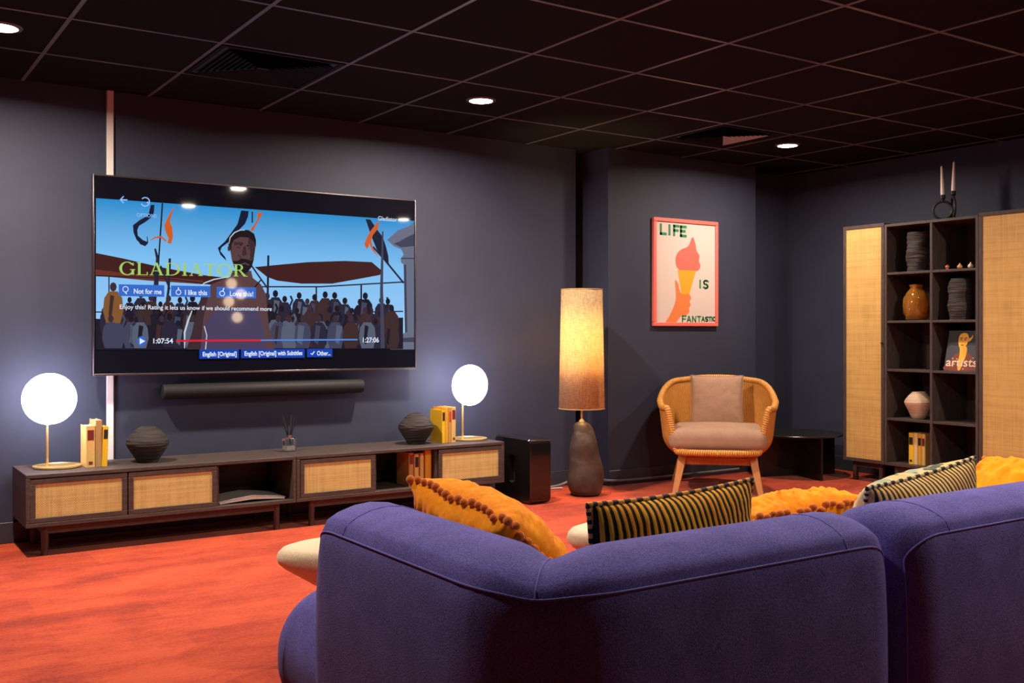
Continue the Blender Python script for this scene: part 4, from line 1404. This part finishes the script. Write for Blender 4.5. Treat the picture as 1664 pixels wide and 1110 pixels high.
crumple('rippled charcoal vase in the top left bay of the bookcase', (5.995, 4.105, 1.4225), .080, .262, 3, 'rippled charcoal vases')
crumple('rippled charcoal vase in the right bay, second shelf from the top', (5.965, 3.785, 1.1015), .076, .262, 5, 'rippled charcoal vases')
mb = MB(); n = 48; rings = []
for (r, z) in [(.05, 0), (.066, .008), (.078, .05), (.082, .10), (.078, .145), (.060, .185), (.042, .205), (.036, .215), (.046, .232), (.044, .236), (.030, .215), (.050, .185), (.068, .14), (.072, .09), (.066, .03), (.03, .018)]:
    rg = []
    for q in range(n):
        a = 2 * pi * q / n
        w_ = 1 + .09 * sin(5 * a + z * 40) * sin(z * 62 + 1) + .05 * sin(3 * a - z * 70)
        rg.append((r * w_ * cos(a), r * w_ * sin(a), z))
    rings.append(rg)
mb.loft(rings)
o = mb.build('glass_vase', M['amber'], smooth=60); o.location = (5.98, 4.11, 1.1015)
tag(o, 'amber dimpled glass vase in the left bay, second shelf from the top', 'vase')
creamprof = [(.040, 0), (.050, .012), (.066, .05), (.088, .095), (.091, .108), (.085, .125), (.064, .152), (.046, .172), (.042, .178)]
pot('clay_vase', 'cream pot-bellied clay vase in the left bay, fourth shelf down', 'vase', (5.985, 4.095, .4525), creamprof, M['cream_clay'], .006, 6)
FM = [mat('figurine_red', (.45, .10, .04), .4), mat('figurine_copper', (.62, .26, .09), .4), mat('figurine_cream', (.80, .62, .42), .4)]
for i, (fy, m_, lb, sc) in enumerate(((3.850, FM[0], 'tiny dark red acorn-shaped ornament, leftmost of three in top right bay', .85), (3.764, FM[1], 'tiny copper drop-shaped ornament in the middle of three in top right bay', 1), (3.690, FM[2], 'tiny cream onion-shaped ornament, rightmost of three in top right bay', 1.05))):
    mb = MB()
    pr = [(.004, 0), (.011, .002), (.016, .010), (.015, .018), (.008, .026), (.003, .034), (.001, .038)]
    if i == 0: pr = [(.010, 0), (.010, .014), (.015, .016), (.014, .026), (.007, .034), (.001, .036)]
    mb.lathe([(r * sc * 1.05, z * sc) for r, z in pr], (0, 0, 0), 24)
    o = mb.build('ornament', m_, smooth=60); o.location = (5.925, fy, 1.4225)
    tag(o, lb, 'ornament', 'tiny ornaments in the top right bay')
# art book facing out
ab = thing('art_book', 'large dark art book leaning face-out with a yellow face on its cover', 'book', (5.915, 3.757, .7785))
ab.rotation_euler = (0, radians(14), 0)
bw, bh, bt = .225, .262, .022          # cover in the local yz plane, facing -x
AM = [mat('art_book_ground', (.012, .011, .015), .4), mat('art_book_grey', (.05, .05, .066), .4), mat('art_book_red', (.22, .04, .022), .4), mat('art_book_yellow', (.90, .46, .025), .4), mat('art_book_ink', (.010, .008, .012), .4), mat('art_book_type', (.80, .60, .42), .4)]
mb = MB(); mb.box(0, .002, -bw / 2, bw / 2, 0, bh); mb.box(bt - .002, bt, -bw / 2, bw / 2, 0, bh); mb.box(.002, bt - .002, bw / 2 - .003, bw / 2, 0, bh)
mb.build('cover', AM[0], ab, world=False)
mb = MB(); mb.box(.0021, bt - .0021, -bw / 2 + .004, bw / 2 - .0035, .003, bh - .003); mb.build('page_block', M['paper'], ab, world=False)
mb = MB()
def ap(pts, c, k):   # fractions from the left and the top, seen from -x (left = +y)
    mb.poly([(-.0004 * k, bw / 2 - bw * a, bh - bh * b) for a, b in pts], c)
ap([(0.0, .42), (.12, .36), (.3, .38), (.7, .36), (1, .38), (1, 1), (0, 1)], 1, 1)
ap(sm2([(.03, .97), (.08, .82), (.22, .66), (.38, .55), (.52, .52), (.70, .56), (.84, .68), (.90, .80), (.96, .97)]), 2, 2)
for i in range(26):
    a_ = .12 + .74 * random.random(); b_ = .66 + .3 * random.random(); r_ = .018
    ap([(a_ + r_ * cos(q), b_ + r_ * sin(q)) for q in (0, 1.2, 2.4, 3.6, 4.8)], 1 if i % 2 else 5, 3)
ap(sm2([(.36, .36), (.40, .44), (.42, .60), (.40, .80), (.43, .97), (.50, .97), (.55, .82), (.62, .62), (.60, .40)]), 3, 4)
ap(sm2([(.30, .20), (.32, .10), (.40, .04), (.52, .03), (.64, .06), (.72, .14), (.76, .22), (.66, .30), (.60, .20)]), 4, 4)
ap(sm2([(.33, .20), (.36, .10), (.46, .06), (.57, .08), (.63, .18), (.61, .32), (.53, .42), (.43, .43), (.35, .34)]), 3, 5)
ap(sm2([(.63, .20), (.70, .17), (.74, .11), (.75, .17), (.69, .25), (.63, .27)]), 3, 5)
ap([(.36, .18), (.44, .165), (.455, .185), (.37, .20)], 4, 6); ap([(.49, .185), (.58, .17), (.59, .19), (.50, .205)], 4, 6)
ap([(.385, .215), (.435, .21), (.435, .235), (.385, .235)], 4, 6); ap([(.505, .22), (.56, .215), (.56, .24), (.505, .24)], 4, 6)
ap([(.41, .355), (.47, .345), (.52, .36), (.47, .38)], 2, 6)
tm = MB(); text_mesh(tm, 'artists', 0, 0, 0, .078, 5, width=.212, bold=.0012)
mb.add([(-.0030, bw / 2 - .010 - x, .030 + z) for x, y, z in tm.v], tm.f, 5)
mb.build('cover_print', AM, ab, world=False, smooth=0)
# books on the bottom shelf: spines face -x
G4 = 'yellow books on the bottom shelf of the bookcase'
for yb_, w_, h_, c_, pa, lb in ((4.124, .036, .205, 'yellow', 'label_black', 'yellow book with black label, leftmost on the bottom bookcase shelf'),
                               (4.090, .028, .206, 'cream', None, 'plain cream book, second on the bottom bookcase shelf'),
                               (4.060, .028, .204, 'gold', 'label_black', 'golden book with dark label, third on the bottom bookcase shelf'),
                               (4.032, .024, .204, 'straw', 'label_red', 'straw book with red label against the bookcase divider')):
    book(lb, (5.94, yb_, .1535), w_, h_, .14, c_, pa, (.62, .86), yb_ > 4.1, rz=-pi / 2, group=G4)

# ------------------------------------------------------------------ candle holder and candles
chd = thing('candle_holder', 'black double ring candle holder on top of the bookcase', 'candle holder', (5.99, 3.90, 1.745))
mb = MB()
RC = .057
VD = Vector((.84, .54, 0)); VP = Vector((-.54, .84, 0))
c1_ = Vector((5.985, 3.922, 1.7535 + RC)); c2_ = c1_ - VP * .062 + Vector((0, 0, RC * .2)) + VD * .004
mb.tube([c1_ + VP * RC * cos(a) + Vector((0, 0, RC * sin(a))) for a in [2 * pi * k / 40 for k in range(40)]], .008, 10, closed=True)
V2 = (VD * .985 + VP * .17)
mb.tube([c2_ + V2 * RC * 1.2 * cos(a) + Vector((0, 0, RC * 1.2 * sin(a))) for a in [2 * pi * k / 40 for k in range(40)]], .008, 10, closed=True)
mb.build('rings', M['matt_black'], chd, smooth=60)
CP = [tuple(c1_ + Vector((0, 0, RC + .007))), tuple(c2_ + Vector((0, 0, RC * 1.2 + .007)))]
for i, (x, y, z) in enumerate(CP):
    mb = MB(); mb.lathe([(.010, -.004), (.008, .004), (.017, .012), (.017, .036), (.0135, .036), (.0135, .018), (.001, .018)], (x, y, z), 24)
    mb.build('cup', M['matt_black'], chd)
for i, (x, y, z) in enumerate(CP):
    t = thing('candle', ('slim ivory candle, left one in the black ring holder', 'slim ivory candle, right and taller one in the black ring holder')[i], 'candle', (x, y, z + .018), group='ivory taper candles')
    t.rotation_euler = ((-.035, .03)[i], 0, 0)
    hh = .205
    mb = MB(); mb.lathe([(.0125, 0), (.0125, .03), (.0065, hh - .006), (.0045, hh), (.0008, hh + .003)], (0, 0, 0), 20)
    mb.build('wax', M['candle'], t, world=False)
    mb = MB(); mb.cyl((0, 0, hh), (0, 0, hh + .008), .0008, n=6); mb.build('wick', M['matt_black'], t, world=False)

# ------------------------------------------------------------------ sofa
TB = .285          # thickness of the back
ZS = .600          # height of the top seam
PROF = [(.022, .045), (.006, .10), (-.004, .22), (-.008, .34), (-.006, .46), (0, .55), (.004, .580), (.010, ZS), (.022, .622), (.048, .635), (.085, .645), (.125, .648), (.165, .643), (.205, .629), (.240, .604), (.265, .572), (.280, .535), (.287, .50), (.286, .40), (.280, .30), (.27, .20), (.262, .045)]
SEAM = 7
def prof(p):
    i = max(0, min(len(PROF) - 2, int(p))); f = p - i
    a, b = PROF[i], PROF[i + 1]
    return a[0] + (b[0] - a[0]) * f, a[1] + (b[1] - a[1]) * f
def end_inset(e_, R):
    if e_ >= R: return 0.0
    q = R - e_
    return R - sqrt(max(0, R * R - q * q))
class Back:
    """straight or L-shaped sofa back; path length runs along the outer face"""
    def __init__(s, pts, R0, R1):
        s.p = [Vector((a, b, 0)) for a, b in pts]
        s.R0, s.R1 = R0, R1
        s.len = [(b - a).length for a, b in zip(s.p[:-1], s.p[1:])]
        s.L = sum(s.len)
    def point(s, t, p, lift=0.0):
        d, z = prof(p)
        ins = max(end_inset(t, s.R0), end_inset(s.L - t, s.R1))
        c = TB / 2
        d2 = c + (d - c) * (1 - ins / c)
        z2 = z - ins * .95 * max(0, (z - .30) / .366) + ins * .3 * max(0, (.2 - z) / .2)
        # outward lift for seams
        if lift:
            da, za = prof(max(p - .3, 0)); db, zb2 = prof(min(p + .3, len(PROF) - 1))
            tx, tz = db - da, zb2 - za; l_ = sqrt(tx * tx + tz * tz) or 1
            d2 += -tz / l_ * lift; z2 += tx / l_ * lift
        if len(s.p) == 3:
            sc = abs(t - s.len[0])
            z2 -= .016 * math.exp(-(sc / .07) ** 2) * max(0, min(1, (z - .58) / .05)) * (1 if d < .26 else .3)
            Lx = s.len[0] if t <= s.len[0] else s.len[1]
            f_ = t / s.len[0] if t <= s.len[0] else 1 - (t - s.len[0]) / s.len[1]
            RC_ = .24; d3 = d2
            for _ in range(40):
                sd = Lx - f_ * (Lx - d3)
                d3 = .6 * d3 + .4 * (d2 + (.593 * RC_ * (1 - max(sd, 0) / RC_) ** 3 if sd < RC_ else 0) * max(0, 1 - d2 / TB))
            d2 = d3
        if len(s.p) == 2:
            a, b = s.p; dr = (b - a).normalized(); n_ = Vector((-dr.y, dr.x, 0))
            q = a + dr * t + n_ * d2
        else:
            a, k, b = s.p
            if t <= s.len[0]:
                f = t / s.len[0]
                d1 = (k - a).normalized(); n_ = Vector((-d1.y, d1.x, 0)); d_2 = (b - k).normalized()
                e0 = a + n_ * d2; e1 = k + n_ * d2 + (-d1) * d2
            else:
                f = (t - s.len[0]) / s.len[1]
                d_2 = (b - k).normalized(); n_ = Vector((-d_2.y, d_2.x, 0)); d1 = (k - a).normalized()
                e0 = k + n_ * d2 + (-d1) * d2; e1 = b + n_ * d2
                e0 = k + n_ * d2 + d_2 * d2
            q = e0 + (e1 - e0) * f
        return Vector((q.x, q.y, z2))
    def mesh(s):
        ts = []
        for R, flip in ((s.R0, 0), (s.R1, 1)):
            arr = [R * (1 - cos(pi / 2 * i / 8)) for i in range(9)]
            ts += arr if not flip else [s.L - v for v in arr]
        n_ = 30
        ts += [s.R0 + (s.L - s.R0 - s.R1) * i / n_ for i in range(1, n_)]
        if len(s.p) == 3:
            ts += [s.len[0] + v for v in (-.34, -.28, -.22, -.16, -.13, -.10, -.08, -.06, -.045, -.03, -.02, -.01, 0, .01, .02, .03, .045, .06, .08, .10, .13, .16, .22, .28, .34)]
        ts = sorted(set(round(v, 5) for v in ts))
        P_ = [i / 2 for i in range(2 * (len(PROF) - 1) + 1)]
        mb = MB(); mb.loft([[s.point(t, p) for p in P_] for t in ts])
        return mb
    def seam(s, path, r=.0019):
        mb = MB(); mb.tube([s.point(t, p, lift=.0006) for t, p in path], r, 8)
        return mb
def lerp(a, b, n_): return [a + (b - a) * i / n_ for i in range(n_ + 1)]
def outer_seam(B, e0, e1):
    """welt that frames the outer face: up one end, along the top, down the other"""
    pth = [(e0, p) for p in lerp(.6, 5.6, 16)]
    pth += [(e0 + .10 * (1 - cos(a)), 5.6 + (SEAM - 5.6) * sin(a)) for a in lerp(.15, pi / 2, 8)]
    pth += [(t, SEAM) for t in lerp(e0 + .13, B.L - e1 - .13, 60)]
    pth += [(B.L - e1 - .10 * (1 - cos(a)), 5.6 + (SEAM - 5.6) * sin(a)) for a in lerp(pi / 2, .15, 8)]
    pth += [(B.L - e1, p) for p in lerp(5.6, .6, 16)]
    return pth
SX, SYY = .862, 1.252
def sofa_module(label, pts, R0, R1, seat, cross, corner=False):
    B = Back(pts, R0, R1)
    t = thing('sofa_module', label, 'sofa', ((seat[0] + seat[1]) / 2, (seat[2] + seat[3]) / 2, 0), group='modules of the purple sofa')
    bo = B.mesh().build('backrest', M['purple'], t, smooth=80)
    B.seam(outer_seam(B, .030, .030)).build('seam', M['purple_seam'], bo)
    for c_ in cross:
        B.seam([(c_, p) for p in lerp(SEAM, 17, 24)], .0013).build('seam', M['purple_seam'], bo)
    if corner:
        B.seam([(B.len[0], p) for p in lerp(SEAM, 17, 24)], .0016).build('seam', M['purple_seam'], bo)
        B.seam([(B.len[0], p) for p in lerp(SEAM, 4.6, 12)], .0006).build('seam', M['purple'], bo)
    x0, x1, y0, y1 = seat
    mb = MB(); mb.rbox(((x0 + x1) / 2, (y0 + y1) / 2, .250), ((x1 - x0) / 2, (y1 - y0) / 2, .160), .152, 7, crown=.012)
    so_ = mb.build('seat', M['purple'], t, smooth=80)
    # welt round the top of the seat
    hx, hy2 = (x1 - x0) / 2 - .035, (y1 - y0) / 2 - .035
    cx_, cy_ = (x0 + x1) / 2, (y0 + y1) / 2
    pr = []
    rr_ = .13
    for (sx, sy, a0) in ((1, 1, 0), (-1, 1, pi / 2), (-1, -1, pi), (1, -1, 3 * pi / 2)):
        for i in range(9):
            a = a0 + pi / 2 * i / 8
            pr.append((cx_ + sx * (hx - rr_) + rr_ * cos(a), cy_ + sy * (hy2 - rr_) + rr_ * sin(a), .363))
    mb = MB(); mb.box(x0 + .12, x1 - .12, y0 + .12, y1 - .12, .03, .10); mb.build('plinth', M['matt_black'], t)
    for fx in (x0 + .15, x1 - .15):
        for fy in (y0 + .15, y1 - .15):
            mb = MB(); mb.cyl((fx, fy, 0), (fx, fy, .03), .03)
            mb.build('foot', M['matt_black'], t)
    return t, so_
MW = .925
t, so_ = sofa_module('corner module of the purple sofa, its back wrapping round at left', [(SX, 2.09), (SX, SYY), (SX + MW, SYY)], .09, .10, (SX + .012, SX + MW - .004, SYY + .20, 2.41), [.17, .83 + MW - .16], True)
sofa_module('right-hand module of the purple sofa, cut by the photo edge', [(SX + MW + .006, SYY), (SX + 2 * MW + .006, SYY)], .10, .10, (SX + MW + .004, SX + 2 * MW, SYY + .20, 2.41), [.16, MW - .16])
sofa_module('far module of the purple sofa under the orange cushion at the photo edge', [(SX + 2 * MW + .012, SYY), (SX + 3 * MW + .012, SYY)], .10, .10, (SX + 2 * MW + .008, SX + 3 * MW, SYY + .20, 2.41), [.16, MW - .16])
# seam on the seat's rounded left end
mb = MB()
xs = SX + .012
arc = []
for i in range(22):
    a = radians(-80 + 160 * i / 21)
    arc.append((xs + .152 - .153 * cos(a), 2.25, .250 + .153 * sin(a)))
mb.tube(arc, .0025, 8); mb.build('seam', M['purple_seam'], so_)

# ------------------------------------------------------------------ cushions on the sofa
POM = MB(); POM.ball((0, 0, 0), .0098, 14, 9)
pom_mesh = None
def pom_cushion(label, loc, xd, zd, W=.48, H=.45, T=.20, seed=1, sag=0.0):
    global pom_mesh
    pmb, bd = pillow_mb(W, H, T, pinch=.05, wr=.0085, seed=seed, n=44, sag=sag)
    t = thing('pompom_cushion', label, 'cushion', (0, 0, 0), group='orange pompom cushions')
    t.matrix_world = rot_from(xd, zd, loc)
    pmb.build('pillow', [M['orange'], M['orange']], t, world=False, smooth=80)
    n_ = len(bd)
    L_ = [0]
    for i in range(n_): L_.append(L_[-1] + (bd[(i + 1) % n_] - bd[i]).length)
    N = int(L_[-1] / .0265)
    r = random.Random(seed)
    j = 0
    for k in range(N):
        s_ = L_[-1] * k / N
        while L_[j + 1] < s_: j += 1
        f = (s_ - L_[j]) / (L_[j + 1] - L_[j])
        q = bd[j].lerp(bd[(j + 1) % n_], f)
        out_ = Vector((q.x / W, 0, q.z / H)).normalized()
        q = q + out_ * .006 + Vector((0, r.uniform(-.003, .016), 0))
        if pom_mesh is None:
            o = POM.build('pompom', M['pom'], t, world=False, smooth=80); pom_mesh = o.data
        else:
            o = bpy.data.objects.new('pompom', pom_mesh); COL.objects.link(o); o.parent = t
        o.location = q
        o.scale = (r.uniform(.85, 1.15),) * 3
    return t
def stripe_cushion(label, loc, xd, zd, m, pipe, W=.50, H=.45, T=.17, seed=1, sag=0.0, pexp=.42):
    pmb, bd = pillow_mb(W, H, T, pinch=.06, wr=.003, seed=seed, n=30, sag=sag, pexp=pexp)
    t = thing('striped_cushion', label, 'cushion', (0, 0, 0), group='striped velvet cushions')
    t.matrix_world = rot_from(xd, zd, loc)
    pmb.build('pillow', [M['floral'], m], t, world=False, smooth=80)
    mb = MB(); fine = []
    n_ = len(bd)
    for i in range(n_):
        for f in (0, .5): fine.append(bd[i].lerp(bd[(i + 1) % n_], f))
    mb.tube(fine, .0055, 7, closed=True, alt=[0, 1])
    mb.build('piping', pipe, t, world=False, smooth=60)
    return t
# local axes: x along the width, z up the height, -y the front face (turned to the television or the aisle)
pom_cushion('orange pompom cushion lying against the left arm of the sofa', (1.345, 2.07, .510), (0, -1, -.10), (-.74, 0, .67), W=.44, H=.34, seed=2)
stripe_cushion('black and gold striped cushion between the two nearest orange cushions', (1.515, 1.635, .527), (-1, 0, -.03), (0, -.08, 1.0), M['stripe'], [M['pipe_gold'], M['pipe_dark']], W=.475, H=.30, T=.15, seed=3, pexp=.5)
pom_cushion('orange pompom cushion lying low between the two striped cushions', (2.245, 2.02, .462), (-1, 0, -.03), (0, -.90, .43), W=.45, H=.36, seed=5, T=.16)
stripe_cushion('pale olive striped cushion in front of the open bookcase', (2.415, 1.675, .508), (-1, -.02, -.09), (0, -.30, .95), M['stripe_pale'], [M['pipe_cream'], M['pipe_dark']], W=.485, H=.30, T=.22, seed=6, pexp=.5)
pom_cushion('orange pompom cushion cut by the right edge of the photo', (3.33, 1.90, .455), (-.10, -1, 0), (.75, 0, .66), seed=8, H=.32, W=.44)

# ------------------------------------------------------------------ stools beyond the sofa
def stool(label, cx_, cy_, m, R=.30):
    t = thing('stool', label, 'stool', (cx_, cy_, 0), group='oval upholstered stools beyond the sofa')
    mb = MB()
    mb.lathe([(.001, .188), (R * .42, .190), (R * .62, .214), (R * .92, .270), (R * .98, .286), (R, .302), (R * .985, .318), (R * .94, .331), (R * .85, .338), (.001, .343)], (cx_, cy_, 0), 64)
    ax = Vector((.955, -.297, 0)).normalized(); bx_ = Vector((-ax.y, ax.x, 0))
    mb.v = [tuple(Vector((cx_, cy_, p[2])) + ax * (Vector((p[0] - cx_, p[1] - cy_, 0)).dot(ax)) + bx_ * (.56 * Vector((p[0] - cx_, p[1] - cy_, 0)).dot(bx_))) for p in mb.v]
    mb.build('cushion_seat', m, t, smooth=80)
    for k in range(4):
        a = pi / 4 + pi / 2 * k
        mb = MB(); mb.cyl((cx_ + .17 * cos(a), cy_ + .11 * sin(a), 0), (cx_ + .12 * cos(a), cy_ + .06 * sin(a), .192), .010, .012, 12)
        mb.build('leg', M['matt_black'], t)
stool('cream upholstered stool showing left of the sofa back', 1.467, 3.01, M['cream'])
stool('cream upholstered stool showing left of the striped cushion', 2.40, 2.745, M['cream'], .28)
stool('pale grey upholstered stool showing left of the middle orange cushion', 3.30, 2.73, M['pale_grey'], .27)

# ------------------------------------------------------------------ cluster lamp behind the viewpoint, mirrored in the screen
GLX, GLY = 3.62, -0.12
pl = thing('pendant_lamp', 'cluster of four warm globes behind the viewpoint, mirrored in the television', 'pendant lamp', (GLX, GLY, CEIL))
mb = MB(); mb.lathe([(.001, 0), (.07, 0), (.07, -.02), (.001, -.022)], (GLX, GLY, CEIL), 32); mb.build('canopy', M['brass'], pl)
M['warm_globe'] = mat('warm_globe', (.9, .8, .7), .3, emit=(1, .72, .45), estr=16)
for dx, dy, gz in ((0, 0, 1.555), (.085, .05, 1.44), (-.01, -.06, 1.36), (.07, -.02, 1.19)):
    mb = MB(); mb.ball((GLX + dx, GLY + dy, gz), .056, 24, 16); g_ = mb.build('globe', M['warm_globe'], pl)
    mb = MB(); mb.cyl((GLX + dx, GLY + dy, gz + .055), (GLX + dx * .3, GLY + dy * .3, CEIL - .021), .003, n=8); mb.build('cord', M['matt_black'], pl)
